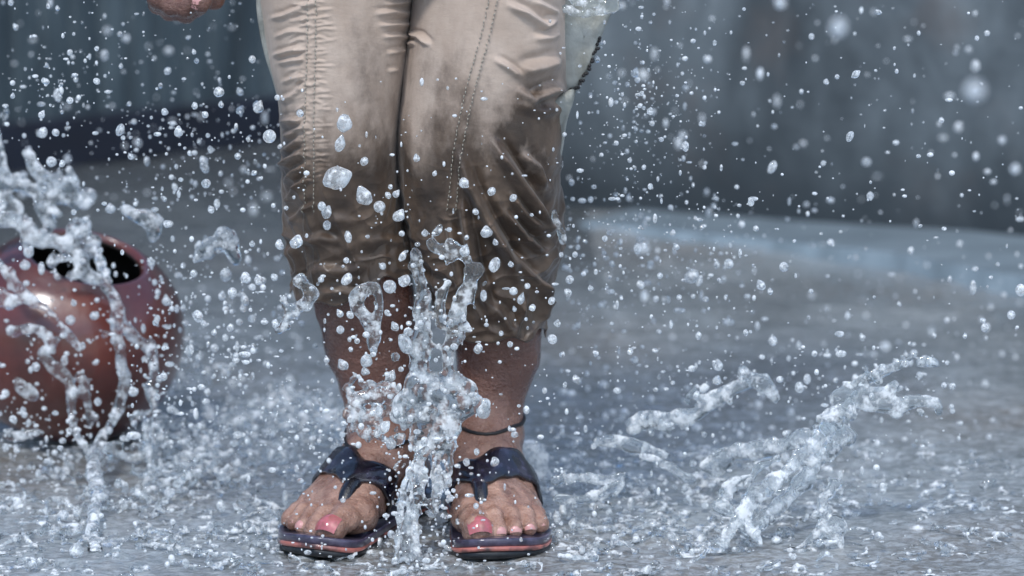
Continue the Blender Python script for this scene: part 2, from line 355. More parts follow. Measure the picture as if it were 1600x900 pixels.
def walls():
    # left wall: ribbed dark sheet
    d = (LB - LA) / np.linalg.norm(LB - LA); n = np.array([d[1], -d[0]]); A = LA - d * 2.2; L = 4.6
    s = np.arange(0, L, .004); per = .062
    t = (s % per) / per; rib = .006 * np.clip((.5 - np.abs(t - .5)) * 8 - .4, 0, 1) + .0015 * noise(s, 0 * s, 0 * s, 9, 3)
    prof = [(*(A + d * si + n * (ri - .006)), ) for si, ri in zip(s, rib)]; m = len(prof)
    V = [(x, y, z) for z in (0, .6, 1.15) for x, y in prof] + [(p[0] - n[0] * .12, p[1] - n[1] * .12, z) for z in (0, 1.15) for p in (prof[0], prof[-1])]
    F = [(k * m + i, k * m + i + 1, (k + 1) * m + i + 1, (k + 1) * m + i) for k in range(2) for i in range(m - 1)]
    q = 3 * m; F += [(0, m, 2 * m, q + 2, q), (m - 1, q + 1, q + 3, 3 * m - 1, 2 * m - 1), (q, q + 2, q + 3, q + 1)]
    F += [tuple([2 * m + i for i in range(m)]) + (q + 3, q + 2)]
    wl = obj('ribbed_wall', to_mesh('ribbed_wall', V, F, M['wall_left'], False))
    tag(wl, 'dark teal-grey wall with vertical ribs behind the clay pot', 'wall')
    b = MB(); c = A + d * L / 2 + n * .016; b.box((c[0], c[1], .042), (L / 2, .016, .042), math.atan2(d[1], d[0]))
    sk_ = obj('base_strip', b.mesh('base_strip', M['base'], False), wl); sk_['label'] = 'black base strip'  # plain near-black strip along the foot of the left wall
    # right wall: stained concrete with an open end behind the person
    d = (RB - RA) / np.linalg.norm(RB - RA); n = np.array([d[1], -d[0]]); n = n if n[1] < 0 else -n
    A = RA - d * .10; L = 3.4; ss = np.arange(0, L, .02); zs = np.arange(0, 1.05, .02)
    S, Z = np.meshgrid(ss, zs, indexing='ij'); off = .004 * noise(S, Z, 0, 7, 4) + .002 * noise(S, Z, 0, 24, 5)
    P = np.stack([A[0] + d[0] * S + n[0] * off, A[1] + d[1] * S + n[1] * off, Z], -1); nx, ny = S.shape
    I = np.arange(nx * ny).reshape(nx, ny); F = np.stack([I[:-1, :-1], I[1:, :-1], I[1:, 1:], I[:-1, 1:]], -1).reshape(-1, 4)
    B = P[:, :, :].copy(); B[..., 0] -= n[0] * .14; B[..., 1] -= n[1] * .14; O = nx * ny
    Fl = [tuple(f) for f in F] + [tuple(int(v) + O for v in f[::-1]) for f in F]
    for e in (I[0, :], I[:, -1], I[-1, ::-1], I[::-1, 0]):
        Fl += [(int(e[i]), int(e[i + 1]), int(e[i + 1]) + O, int(e[i]) + O) for i in range(len(e) - 1)]
    wr = obj('concrete_wall', to_mesh('concrete_wall', np.concatenate([P.reshape(-1, 3), B.reshape(-1, 3)]), Fl, M['wall_right'], False))
    tag(wr, 'grey stained concrete wall running to the right behind the person', 'wall')
    # low wet kerb at the foot of the right wall, widening to the right
    pts = [gnd(905, 352), gnd(1180, 388), gnd(1400, 424), gnd(1600, 464), gnd(1700, 488)]
    back = [A + d * (np.dot(p[:2] - A, d)) + n * .002 for p in pts]
    V = []; 
    for p, q in zip(pts, back):
        hgt = .004 + .022 * min(1, max(0, (p[0] - .2) / .35)); V += [(p[0], p[1], -.004), (p[0] + .0, p[1] + .006, hgt), (q[0], q[1], hgt + .004), (q[0], q[1], -.004)]
    F = []
    for i in range(len(pts) - 1):
        a, b_ = 4 * i, 4 * i + 4; F += [(a, b_, b_ + 1, a + 1), (a + 1, b_ + 1, b_ + 2, a + 2), (a + 2, b_ + 2, b_ + 3, a + 3)]
    F += [(0, 1, 2, 3), (16, 19, 18, 17)]
    k = obj('kerb', to_mesh('kerb', V, F, M['kerb'], False)); tag(k, 'low pale wet kerb at the foot of the concrete wall', 'kerb', kind='structure')
walls()

# ---------------------------------------------------------------- clay pot
def pot():
    prof = [(.0, -.112), (.03, -.111), (.06, -.104), (.088, -.088), (.108, -.062), (.119, -.030), (.1225, .0), (.119, .028), (.108, .055), (.092, .074), (.079, .0835), (.071, .0885), (.0665, .0905), (.063, .0895), (.0605, .085)]
    prof = [np.array((r, 0, z)) for r, z in prof]; P = catmull(prof, 6); n = 96; V = []; F = []
    for p in P:
        for k in range(n): a = 2 * math.pi * k / n; V.append((p[0] * math.cos(a), p[0] * math.sin(a), p[2]))
    for i in range(len(P) - 1):
        for k in range(n): F.append((i * n + k, i * n + (k + 1) % n, (i + 1) * n + (k + 1) % n, (i + 1) * n + k))
    rot = (R(14), R(14), 0)
    from mathutils import Euler
    E = Euler(rot).to_matrix(); zmin = min((E @ Vector(v)).z for v in V)
    o = obj('clay_pot', to_mesh('clay_pot', V, F, M['pot']), None, (-.478, .36, -zmin - .001), rot)
    tag(o, 'round wet red clay pot tipped towards the camera with water pouring over its mouth', 'pot')
    ins = [(.0605, .085), (.062, .080), (.078, .072), (.098, .050), (.112, .0), (.106, -.04), (.08, -.085), (.0, -.104)]
    Q = catmull([np.array((r, 0, z)) for r, z in ins], 5); V = []; F = []
    for p in Q:
        for k in range(n): a = 2 * math.pi * k / n; V.append((p[0] * math.cos(a), p[0] * math.sin(a), p[2]))
    for i in range(len(Q) - 1):
        for k in range(n): F.append((i * n + k, i * n + (k + 1) % n, (i + 1) * n + (k + 1) % n, (i + 1) * n + k))
    i_ = obj('inner_wall', to_mesh('inner_wall', V, F, M['pot_in']), o); i_['label'] = 'dark hollow inside of the pot'
    return o
pot()

# ---------------------------------------------------------------- the person
# ankle joints and headings of the two feet (side: -1 the foot whose big toe points to +x, +1 the other)
FEET = [dict(a=at(598, 716, .0), yaw=R(-24), s=-1), dict(a=at(758, 716, .0), yaw=R(7), s=1)]
FL = .0145                                                   # top of the sandal
def fl2w(f, p):                                             # foot-local (toes along -y, big toe at -x) to world
    x, y, z = p; x = x * f['s']; c, s = math.cos(f['yaw']), math.sin(f['yaw'])
    return np.array([f['a'][0] + x * c - y * s, x * s + y * c + .0, z - (.0055 if z > .012 else z * .0055 / .012)])
TOES = [  # base, knuckle, tip, radii
    ((-.027, -.112, .036), (-.027, -.138, .037), (-.025, -.157, .034), (.0155, .0135, .0135)),
    ((-.008, -.118, .038), (-.0065, -.138, .041), (-.005, -.155, .031), (.0095, .0085, .0085)),
    ((.0065, -.112, .037), (.009, -.131, .0395), (.0105, -.147, .030), (.009, .008, .0082)),
    ((.020, -.103, .035), (.0235, -.121, .0375), (.0255, -.135, .029), (.0088, .0078, .0078)),
    ((.032, -.092, .033), (.0365, -.108, .034), (.039, -.120, .028), (.0088, .0078, .0078))]
def build_body():
    xs = axis((-.44, -.345, .012), (-.345, -.262, .0024), (-.262, -.238, .006), (-.238, .068, .0021), (.068, .35, .012))
    ys = axis((-.21, -.005, .0022), (-.005, .10, .004), (.10, .20, .012))
    zs = axis((.010, .105, .0021), (.105, .34, .0042), (.34, .48, .012), (.48, .60, .0026), (.60, 1.46, .014))
    G = Grid(xs, ys, zs)
    # lower legs from the photograph's outline
    def leg(rows):
        pts = []; rs = []
        for py, cx, hw, Y in rows:
            p = at(cx, py, Y); pts.append(p); rs.append(hw * mpp(p))
        G.chain(pts, rs, .012); return pts
    L = leg([(-120, 530, 84, .0), (60, 532, 78, -.015), (230, 532, 68, -.018), (400, 555, 70, .0), (470, 570, 76, .012), (530, 578, 70, .020), (590, 586, 55, .018), (640, 592, 43, .012), (685, 597, 37, .008), (716, 599, 38, .004)])
    Rr = leg([(-120, 765, 86, .0), (60, 760, 80, -.015), (230, 755, 70, -.018), (400, 768, 66, .0), (500, 778, 62, .014), (560, 778, 57, .020), (610, 770, 50, .018), (650, 762, 44, .012), (685, 759, 42, .008), (716, 758, 43, .004)])
    for p, q in ((L, -1), (Rr, 1)):
        G.ell(at(583, 505, .035) if q < 0 else at(778, 520, .035), (.036, .036, .07), 0, .02)        # calf
    for f in FEET:
        T = lambda p: fl2w(f, p)
        G.ell(T((0, .034, .046)), (.029, .036, .029), f['yaw'], .016)
        G.cone(T((0, .012, .075)), T((0, .035, .04)), .029, .027, .014)
        G.cone(T((.0, -.002, .090)), T((-.004, -.045, .062)), .031, .026, .02)
        for sx in (-1, 1): G.ell(T((sx * .027, .010, .082 if sx < 0 else .076)), (.009, .012, .013), f['yaw'], .014)
        G.cone(T((-.008, -.02, .070)), T((-.026, -.110, .036)), .024, .0175, .014)
        G.cone(T((-.002, -.03, .066)), T((-.008, -.112, .040)), .024, .0145, .014)
        G.cone(T((.006, -.03, .060)), T((.007, -.108, .038)), .024, .0140, .014)
        G.cone(T((.012, -.025, .054)), T((.021, -.100, .036)), .024, .0135, .014)
        G.cone(T((.016, -.01, .046)), T((.032, -.090, .033)), .022, .0135, .014)
        G.ell(T((-.026, -.112, .032)), (.0185, .020, .0155), f['yaw'], .01)
        G.ell(T((.0, -.08, .032)), (.038, .045, .014), f['yaw'], .012)
        for (b, m_, t, (r0, r1, r2)) in TOES:
            G.cone(T(b), T(m_), r0, r1, .0045); G.cone(T(m_), T(t), r1, r2, .0035)
            G.ell(T((t[0], t[1], t[2] - .002)), (r2 * 1.06, r2 * 1.1, r2 * .95), f['yaw'], .003)
        # skin folds in front of the ankle
        for zf, yf in ((.098, -.030), (.083, -.040)):
            pass
    # pelvis, trunk, shoulders, neck, head
    hp = at(648, -330, .0); cx = hp[0]
    for s, top in ((-1, at(540, -120, 0)), (1, at(755, -120, 0))):
        G.cone(top, (cx + s * .075, .01, .70), .058, .085, .03)
        G.ell((cx + s * .045, .06, .74), (.075, .08, .085), 0, .04)
    G.ell((cx, .01, .78), (.13, .09, .09), 0, .05); G.ell((cx, .0, .92), (.105, .075, .12), 0, .05)
    G.ell((cx, .0, 1.06), (.13, .085, .12), 0, .05); G.cone((cx - .13, .01, 1.14), (cx + .13, .01, 1.14), .045, .045, .05)
    G.cone((cx, .0, 1.15), (cx, -.02, 1.26), .045, .042, .03)
    G.ell((cx, -.02, 1.34), (.072, .088, .105), 0, .02); G.ell((cx, -.045, 1.285), (.045, .05, .04), 0, .03)
    G.cone((cx, -.108, 1.345), (cx, -.122, 1.318), .009, .015, .012)
    for s in (-1, 1):
        G.ell((cx + s * .074, -.015, 1.335), (.010, .018, .028), 0, .006)
        G.ell((cx + s * .028, -.104, 1.352), (.017, .010, .010), 0, .004, True)
    G.cone((cx - .022, -.106, 1.290), (cx + .022, -.106, 1.290), .004, .004, .003, 1, True)
    # arms: viewer's left hand hangs in a loose fist at the top edge; the other arm is bent across the waist
    wr = at(300, -150, -.02)
    G.chain([(cx - .155, .01, 1.13), (cx - .20, .03, .90), wr, at(292, -95, -.03)], [.042, .036, .026, .027], .02)
    G.chain([(cx + .155, .01, 1.13), (cx + .215, .04, .91), (cx + .16, -.12, .84), (cx + .10, -.15, .85)], [.042, .036, .027, .026], .02)
    G.ell((cx + .07, -.16, .85), (.042, .018, .036), 0, .01)
    for i in range(4): G.chain([(cx + .05, -.162, .872 - i * .017), (cx + .0, -.165, .868 - i * .017), (cx - .01, -.15, .866 - i * .016)], [.0095, .009, .008], .004)
    # the fist
    u = mpp(at(288, 0, -.05))
    G.ell(at(288, -62, -.035), (.040, .017, .040), 0, .012)
    for i, (x0, x1, yb, r) in enumerate([(245, 246, 2, 15), (266, 267, 14, 16), (289, 289, 16, 16.5), (312, 309, 6, 16)]):
        G.chain([at(x0, -58, -.045), at(x1, yb - 4, -.060), at(x1, yb + 4, -.036), at(x1, yb - 34, -.018)], [r * u, r * u * .98, r * u * .93, r * u * .85], .004)
    G.chain([at(322, -80, -.045), at(331, -35, -.066), at(314, 2, -.082)], [.013, .0115, .0098], .006)      # thumb across the fingers
    G.chain([at(331, -40, -.03), at(335, 0, -.045)], [.011, .010], .004)
    G.F = np.maximum(G.F, (FL - G.ax[2])[None, None, :])
    G.roughen([(60, .0016, 1), (170, .0005, 2)], .004)
    V, F = G.mesh()
    mb_n = len(V); nV = []; nF = []; nM = []
    def nail(c, fwd, side, up, L, W, m):                    # a small curved plate
        b = mb_n + sum(len(v) for v in nV); k = 7; P = []
        for i in range(k):
            for j in range(k):
                a, e = (i / (k - 1) * 2 - 1), (j / (k - 1) * 2 - 1); q = max(abs(a), abs(e)); nrm = math.hypot(a, e) or 1
                a2, e2 = a * q / nrm * 1.0 if q else 0, e * q / nrm if q else 0
                a2 = a * (.75 + .25 * q / nrm); e2 = e * (.75 + .25 * q / nrm)
                P.append(c + fwd * a2 * L + side * e2 * W - up * (e2 * e2 * W * .55 + a2 * a2 * L * .35))
        nV.append(np.array(P)); 
        for i in range(k - 1):
            for j in range(k - 1): nF.append((b + i * k + j, b + (i + 1) * k + j, b + (i + 1) * k + j + 1, b + i * k + j + 1)); nM.append(m)
    for f in FEET:
        for ti, (b_, m_, t, rr_) in enumerate(TOES):
            Tm, Tt = fl2w(f, m_), fl2w(f, t); fw = Tt - Tm; fw /= np.linalg.norm(fw)
            fw = fw * .8 + np.array([0, 0, -.45]); fw /= np.linalg.norm(fw)
            sd_ = np.cross(fw, [0, 0, 1.0]); sd_ /= np.linalg.norm(sd_); upv = np.cross(sd_, fw)
            r = rr_[2]; nail(Tt + upv * (r * (1.13 if ti == 0 else 1.04)) + fw * r * .25, fw, sd_, upv, r * (.72 if ti == 0 else .5), r * (.86 if ti == 0 else .7), 1 if ti == 0 else 2)
    tc = at(312, 0, -.082); nail(tc + np.array([0, -.0102, -.001]), np.array([-.2, 0, -.98]), np.array([1.0, 0, -.2]), np.array([0, -1.0, 0]), .0075, .0062, 2)
    V = np.concatenate([V] + nV); F = np.concatenate([F, np.array(nF)]); mi = np.zeros(len(F), np.int32); mi[-len(nF):] = nM
    me = to_mesh('person', V, F, [M['skin'], M['polish'], M['nail']], True, mi)
    o = obj('person', me)
    tag(o, 'person with wet khaki trousers, bare shins and dark thong sandals standing in splashing rain', 'person')
    return o, G, cx, [BVHTree.FromPolygons([tuple(v) for v in V], [tuple(map(int, q)) for q in F if V[q[0]][2] < .14 and (V[q[0]][0] < -.082) == (s < 0)]) for s in (-1, 1)] + [BVHTree.FromPolygons([tuple(v) for v in V], [tuple(map(int, q)) for q in F if .08 < V[q[0]][2] < .26])]
person, BG, PCX, BVH = build_body()
print('body', len(person.data.vertices))

def seg_dist(px, py, pts):
    best = np.full(px.shape, 1e9); tt = np.zeros(px.shape); n = len(pts) - 1
    for i in range(n):
        ax, ay = pts[i]; bx, by = pts[i + 1]; dx, dy = bx - ax, by - ay; L = dx * dx + dy * dy
        t = np.clip(((px - ax) * dx + (py - ay) * dy) / L, 0, 1); d = np.hypot(px - ax - t * dx, py - ay - t * dy)
        sgn = np.where((px - ax) * dy - (py - ay) * dx > 0, 1.0, -1.0)
        m = d < np.abs(best); best = np.where(m, d * sgn, best); tt = np.where(m, (i + t) / n, tt)
    return best, tt
FOLDS = [  # polyline in photo pixels of the cloth front, width px, height mm
    ([(715, 235), (735, 290), (760, 340), (790, 395), (815, 450)], 8, 6.5), ([(765, 215), (800, 265), (835, 320), (862, 372)], 9, 6.5),
    ([(795, 300), (820, 335), (845, 362)], 6, 4), ([(720, 300), (728, 350), (740, 410), (756, 460), (770, 500)], 7, 5),
    ([(770, 350), (800, 400), (832, 436), (856, 462)], 7, 5), ([(790, 330), (822, 372), (852, 398)], 6, 4.5), ([(700, 330), (712, 400), (730, 470)], 8, 3.5),
    ([(815, 240), (838, 262), (850, 300)], 7, 4), ([(842, 430), (852, 470), (846, 510)], 6, 4.5), ([(765, 470), (790, 500), (800, 525)], 8, 3.5), ([(820, 455), (815, 495), (800, 530)], 7, 3.5),
    ([(790, 6), (822, 20), (850, 40), (872, 30)], 6, 3.6), ([(832, 0), (856, 12), (876, 22)], 5, 3), ([(832, 60), (858, 58), (876, 50)], 6, 3),
    ([(772, 92), (795, 106), (816, 122)], 5, 3), ([(806, 140), (832, 156), (858, 142), (880, 136)], 8, 4.5), ([(812, 112), (845, 104), (876, 92)], 9, 4), ([(800, 160), (850, 175), (885, 165)], 9, 3),
    ([(640, 52), (658, 56), (674, 72)], 4, 3.4), ([(640, 68), (652, 66)], 4, 2.5),
    ([(600, 8), (620, 5), (642, 0)], 4, 2.5), ([(585, 22), (612, 18), (640, 22)], 4.5, 2.8), ([(590, 40), (618, 38), (640, 38)], 4, 2.5), ([(596, 58), (620, 56), (638, 60)], 4, 2.6), ([(602, 84), (620, 80), (632, 78)], 4, 2.0), ([(604, 112), (622, 108)], 4, 1.6),
    ([(420, 30), (445, 24), (470, 12), (500, -2)], 4, 2.6), ([(425, 88), (450, 80), (474, 74)], 4, 2.6), ([(432, 100), (460, 94), (480, 92)], 4, 2.2), ([(428, 60), (450, 50), (472, 46)], 4, 1.8),
    ([(440, 130), (460, 122), (482, 116)], 4, 2), ([(436, 158), (458, 150), (482, 132)], 4.5, 2.4), ([(434, 190), (460, 187), (478, 190)], 5, 3.2), ([(440, 214), (462, 208), (484, 192)], 5, 3.2),
    ([(438, 262), (455, 248), (478, 236)], 6, 4.2), ([(444, 285), (462, 268), (480, 258)], 5, 3.4), ([(446, 318), (464, 292), (482, 276)], 5, 3.2), ([(436, 240), (455, 228), (480, 212)], 5, 3),
    ([(450, 352), (470, 330), (496, 318)], 5, 2.6), ([(450, 405), (470, 380), (500, 372), (530, 380)], 7, 3), ([(470, 440), (500, 420), (540, 425), (580, 415)], 8, 3), ([(480, 475), (520, 455), (560, 460), (600, 440)], 8, 3),
    ([(500, 350), (530, 345), (560, 352)], 8, 2.2), ([(456, 370), (462, 410), (468, 450)], 5, 3.4), ([(560, 380), (600, 375), (635, 380)], 8, 2.4), ([(640, 420), (668, 440), (700, 450)], 8, 2.6)]
_r = random.Random(3)
for k in range(46):                                         # fine pull wrinkles beside the seams
    y = 5 + k * 6.2; x = 484 + _r.uniform(-5, 5); L = _r.uniform(12, 40)
    FOLDS.append(([(x, y), (x + L * .5, y - _r.uniform(0, 4)), (x + L, y - _r.uniform(-3, 6))], 2.6, _r.uniform(.35, .8)))
    FOLDS.append(([(x, y + 3), (x - L * .5, y + _r.uniform(1, 7)), (x - L, y + _r.uniform(3, 14))], 2.8, _r.uniform(.2, 1.3)))
def smi(py, ks, vs, sig=16):
    t = np.arange(-260, 760.); v = np.interp(t, ks, vs); kk = np.exp(-.5 * (np.arange(-60, 61) / sig)**2); kk /= kk.sum()
    return np.interp(py, t, np.convolve(np.pad(v, 60, 'edge'), kk, 'valid'))
def build_trousers():
    ks = [-60, 0, 80, 150, 200, 260, 320, 380, 420, 455, 490, 520, 560]
    TL = ([405, 412, 425, 438, 441, 443, 445, 446, 452, 458, 474, 482, 486], [650, 645, 637, 628, 623, 622, 628, 640, 652, 652, 650, 646, 640])
    TR = ([652, 646, 636, 628, 622, 622, 630, 640, 658, 672, 688, 704, 722], [880, 882, 884, 882, 880, 876, 878, 880, 868, 862, 856, 850, 842])
    Vs, Fs, So, n = [], [], [], 0; NP, NV = 420, 560; surf = {}
    for key, (xl, xr) in (('L', TL), ('R', TR)):
        ph = np.linspace(0, 2 * math.pi, NP, endpoint=False)[:, None]; v = np.linspace(0, 1, NV)[None, :]
        c, s = np.cos(ph), np.sin(ph)
        if key == 'L': hem = 452 + 24 * np.clip(-c, -1, 1) + 10 * np.sin(3 * ph + 1) + 6 * np.sin(7 * ph) + 3 * np.sin(13 * ph) + np.where(s > 0, -10, 8)
        else: hem = 522 + 8 * c + 10 * np.sin(3 * ph + .4) + 7 * np.sin(6 * ph + 1) + 3 * np.sin(11 * ph) + np.where(s > 0, -16, 4)
        py = -60 + (hem + 60) * v
        cy = smi(py, [-60, 120, 250, 400, 540], [.0, -.015, -.022, .0, .012], 28); b = smi(py, [-60, 120, 260, 400, 540], [.088, .080, .074, .066, .052], 28)
        if key == 'R': b = b * 1.03
        yf = cy - b; dz = (450 - py) / FPX
        # height of the row as seen at the front of the cloth
        dy_ = FW[1] + dz * UP[1]; z = CAM[2] + (FW[2] + dz * UP[2]) * ((yf - CAM[1]) / dy_)
        pl = py - 24; x0 = smi(pl, ks, xl, 9); x1 = smi(pl, ks, xr, 9)
        dep = (cy - CAM[1]) / FW[1]; cxm = ((x0 + x1) / 2 - 800) / FPX * dep; a = (x1 - x0) / 2 / FPX * dep
        e = .86; X = cxm + a * np.sign(c) * np.abs(c)**e; Y = cy + b * np.sign(s) * np.abs(s)**e; Z = z + 0 * X
        dep2 = (Y - CAM[1]) * FW[1] + (Z - CAM[2]) * FW[2]; qx = 800 + FPX * X / dep2; qy = 450 - FPX * ((Y - CAM[1]) * UP[1] + (Z - CAM[2]) * UP[2]) / dep2
        front = np.clip(.35 - s, 0, 1) / 1.0; front = np.clip(front * 1.6, 0, 1); h = np.zeros_like(X)
        for pts, wd, am in FOLDS:
            x_, y_ = zip(*pts); m = (qx > min(x_) - 5 * wd) & (qx < max(x_) + 5 * wd) & (qy > min(y_) - 5 * wd) & (qy < max(y_) + 5 * wd)
            if not m.any(): continue
            d, t = seg_dist(qx[m], qy[m], pts); tp = np.clip(np.minimum(t, 1 - t) * 4 + .08, 0, 1)
            h[m] += am * .001 * (2.1 if am > 3.4 else 1.5) * tp * (np.exp(-(d / wd)**2) - .45 * np.exp(-((d - 1.6 * wd) / wd)**2))
        h *= front
        wetm = np.clip((py - 200) / 170, 0, 1)**1.5
        h += (.0007 + .0016 * wetm) * noise(X, Y, Z * .7, 55, 3) + (.0012 * wetm + .0002) * noise(X, Y, Z, 120, 4) + .0022 * noise(X, Y, Z * .8, 20, 6)
        h += .0042 * wetm * front * ((1 - np.abs(noise(X * 1.25 + Z * .5, Y, Z * .5, 34, 8)))**3 - .35) + .0030 * wetm * front * ((1 - np.abs(noise(X * .8 - Z * .7, Y, Z * 1.2, 46, 18)))**3 - .35)
        # double stitched seams
        for pts in (([(488, -60), (488, 0), (487, 120), (485, 260), (484, 330), (486, 470)] if key == 'L' else [(783, -60), (770, 0), (757, 60), (735, 140), (722, 200), (714, 250), (706, 330)]),):
            d, t = seg_dist(qx, qy, pts); h += np.where(s < .2, .0011 * (np.exp(-((np.abs(d) - 7) / 2.2)**2)) + .0006 * (np.abs(d) < 7), 0)
            surf[key] = (pts,)
        h += .002 * np.exp(-((1 - v) / .012)**2)            # hem roll
        nx, ny = c / (a + 1e-6), s / (b + 1e-6); L = np.hypot(nx, ny); X = X + h * nx / L; Y = Y + h * ny / L
        soak = np.zeros_like(X)
        if key == 'L': soak = np.clip((qx - 588 + (130 - qy) * .25) / 30, 0, .5) * np.clip((qy - 105) / 80, 0, 1) * (s < 0)
        else: soak = np.maximum(np.clip((646 - qx) / 22, 0, .5) * np.clip((qy - 150) / 60, 0, 1), .42 * np.clip((qx - 770 + (qy - 150) * .35) / 60, 0, 1) * np.clip((qy - 60) / 80, 0, 1)) * (s < 0)
        soak = np.clip(soak * (1 + .8 * noise(X, Y, Z, 30, 12)), 0, 1)
        P = np.stack([X, Y, Z], -1)
        # turned-in hem
        cc = P[:, -1].mean(0); inner = []
        for k, (sh, up) in enumerate([(.985, -.001), (.965, .002), (.95, .012), (.93, .04)]):
            q = cc + (P[:, -1] - cc) * np.array([sh, sh, 1]); q[:, 2] += up; inner.append(q)
        P = np.concatenate([P, np.stack(inner, 1)], 1); So.append(np.concatenate([soak, np.ones((NP, 4))], 1).ravel())
        m = P.shape[1]; I = np.arange(NP * m).reshape(NP, m) + n; J = np.roll(I, -1, 0)
        Fs.append(np.stack([I[:, :-1], I[:, 1:], J[:, 1:], J[:, :-1]], -1).reshape(-1, 4)); Vs.append(P.reshape(-1, 3)); n += NP * m
        surf[key] = surf[key] + (P[:, :NV], qx, qy, s)
    # seat of the trousers above the picture
    rings = [(.545, .146, .092, -.003), (.60, .154, .098, .0), (.66, .158, .106, .01), (.72, .152, .112, .02), (.80, .140, .105, .02), (.88, .125, .092, .01)]; m = 64; P = []
    for z, a, b, cy in rings:
        for k in range(m): t = 2 * math.pi * k / m; P.append((PCX + a * math.cos(t), cy + b * math.sin(t), z))
    I = np.arange(len(rings) * m).reshape(-1, m) + n; J = np.roll(I, -1, 1)
    Fs.append(np.stack([I[:-1], J[:-1], J[1:], I[1:]], -1).reshape(-1, 4)[:, ::1]); Vs.append(np.array(P)); So.append(np.zeros(len(P)))
    me = to_mesh('trousers', np.concatenate(Vs), np.concatenate(Fs), M['cloth']); at_ = me.attributes.new('soak', 'FLOAT', 'POINT'); at_.data.foreach_set('value', np.concatenate(So).astype(np.float32))
    o = obj('trousers', me, person); o['label'] = 'khaki trousers, pale and dry above the knee and soaked dark below'
    # thread: short raised stitches along the seams
    for key in ('L', 'R'):
        pts, P, qx, qy, s = surf[key]; fm = s[:, 0] < .1; idx = np.nonzero(fm)[0]; Pf = P[idx].reshape(-1, 3); ax_, ay_ = qx[idx].ravel(), qy[idx].ravel(); mb = MB()
        cen = catmull([np.array((*p, 0.)) for p in pts], 40); acc = 0; last = cen[0]
        for q in cen[1:]:
            acc += np.linalg.norm(q - last); tdir = (q - last) / (np.linalg.norm(q - last) + 1e-9); last = q
            if acc < 6 or q[1] > 330: continue
            acc = 0
            for off in (-6.5, 6.5):
                a2 = q + np.array([-tdir[1], tdir[0], 0]) * off; pp = []
                for e in (-1.8, 1.8):
                    b2 = a2 + tdir * e; k = np.argmin((ax_ - b2[0])**2 + (ay_ - b2[1])**2); pp.append(Pf[k] + np.array([0, -.0006, 0]))
                if np.linalg.norm(pp[0] - pp[1]) > 1e-4: mb.tube(pp, .0005, 5)
        t_ = obj('seam', mb.mesh('seam', M['thread']), o)
    # cargo pockets standing off the outer sides
    def flap(poly, Y0, Y1, th, name, lab):
        poly = catmull([np.array((*p, 0.)) for p in poly], 6, True); k = len(poly); c = np.mean(poly, 0); V = []; rings_ = [(1, 0), (.93, th), (.7, th * 1.25), (.35, th * .9), (0.02, th * .8)]
        for sgn in (1, -1):
            for sc, t in rings_:
                for p in poly:
                    q = c + (p - c) * sc; Y = Y0 + (Y1 - Y0) * (q[1] - c[1]) / 100; w_ = at(q[0], q[1], Y); w_[1] -= sgn * (t + .003 * float(noise(w_[0], sgn * 1., w_[2], 45, 5))); V.append(w_)
        V = np.array(V); F = []; nr = len(rings_)
        for g_ in range(2):
            for r_ in range(nr - 1):
                for i in range(k):
                    a, b, c2, d = (g_ * nr + r_) * k + i, (g_ * nr + r_) * k + (i + 1) % k, (g_ * nr + r_ + 1) * k + (i + 1) % k, (g_ * nr + r_ + 1) * k + i; F.append((a, b, c2, d) if not g_ else (d, c2, b, a))
        for i in range(k): F.append((nr * k + i, nr * k + (i + 1) % k, (i + 1) % k, i))
        p_ = obj(name, to_mesh(name, V, F, M['pocket']), o); p_['label'] = lab; return p_, V
    flap([(872, -60), (966, -60), (960, 2), (944, 48), (924, 100), (908, 132), (890, 150), (874, 142), (872, 60)], .0, .0, .010, 'pocket', 'greenish cargo pocket bulging at the outer thigh')
    mb = MB(); rr = random.Random(4)
    for t in np.linspace(0, 1, 26):
        x, y = np.interp(t, [0, .5, .8, 1], [938, 918, 900, 884]), np.interp(t, [0, .5, .8, 1], [62, 112, 138, 146]); p = at(x + rr.uniform(-2, 2), y + rr.uniform(-3, 3), -.012)
        mb.tube([p + np.array([-.0012, 0, -.001]), p, p + np.array([.0013, 0, .0012])], [.0012, .0019, .001], 6)
    flap([(400, -60), (432, -60), (430, 20), (436, 70), (440, 120), (444, 165), (436, 160), (424, 120), (412, 80), (404, 40), (400, 0)], -.03, -.03, .006, 'pocket', 'narrow crumpled side pocket edge')
    flap([(846, 175), (890, 140), (898, 150), (886, 190), (878, 240), (866, 262), (852, 236)], -.045, -.02, .008, 'side_fold', 'loose greenish fold of wet cloth beside the knee')
    sm = obj('pocket_edge', mb.mesh('pocket_edge', M['cord']), o)
    return o
trousers = build_trousers()

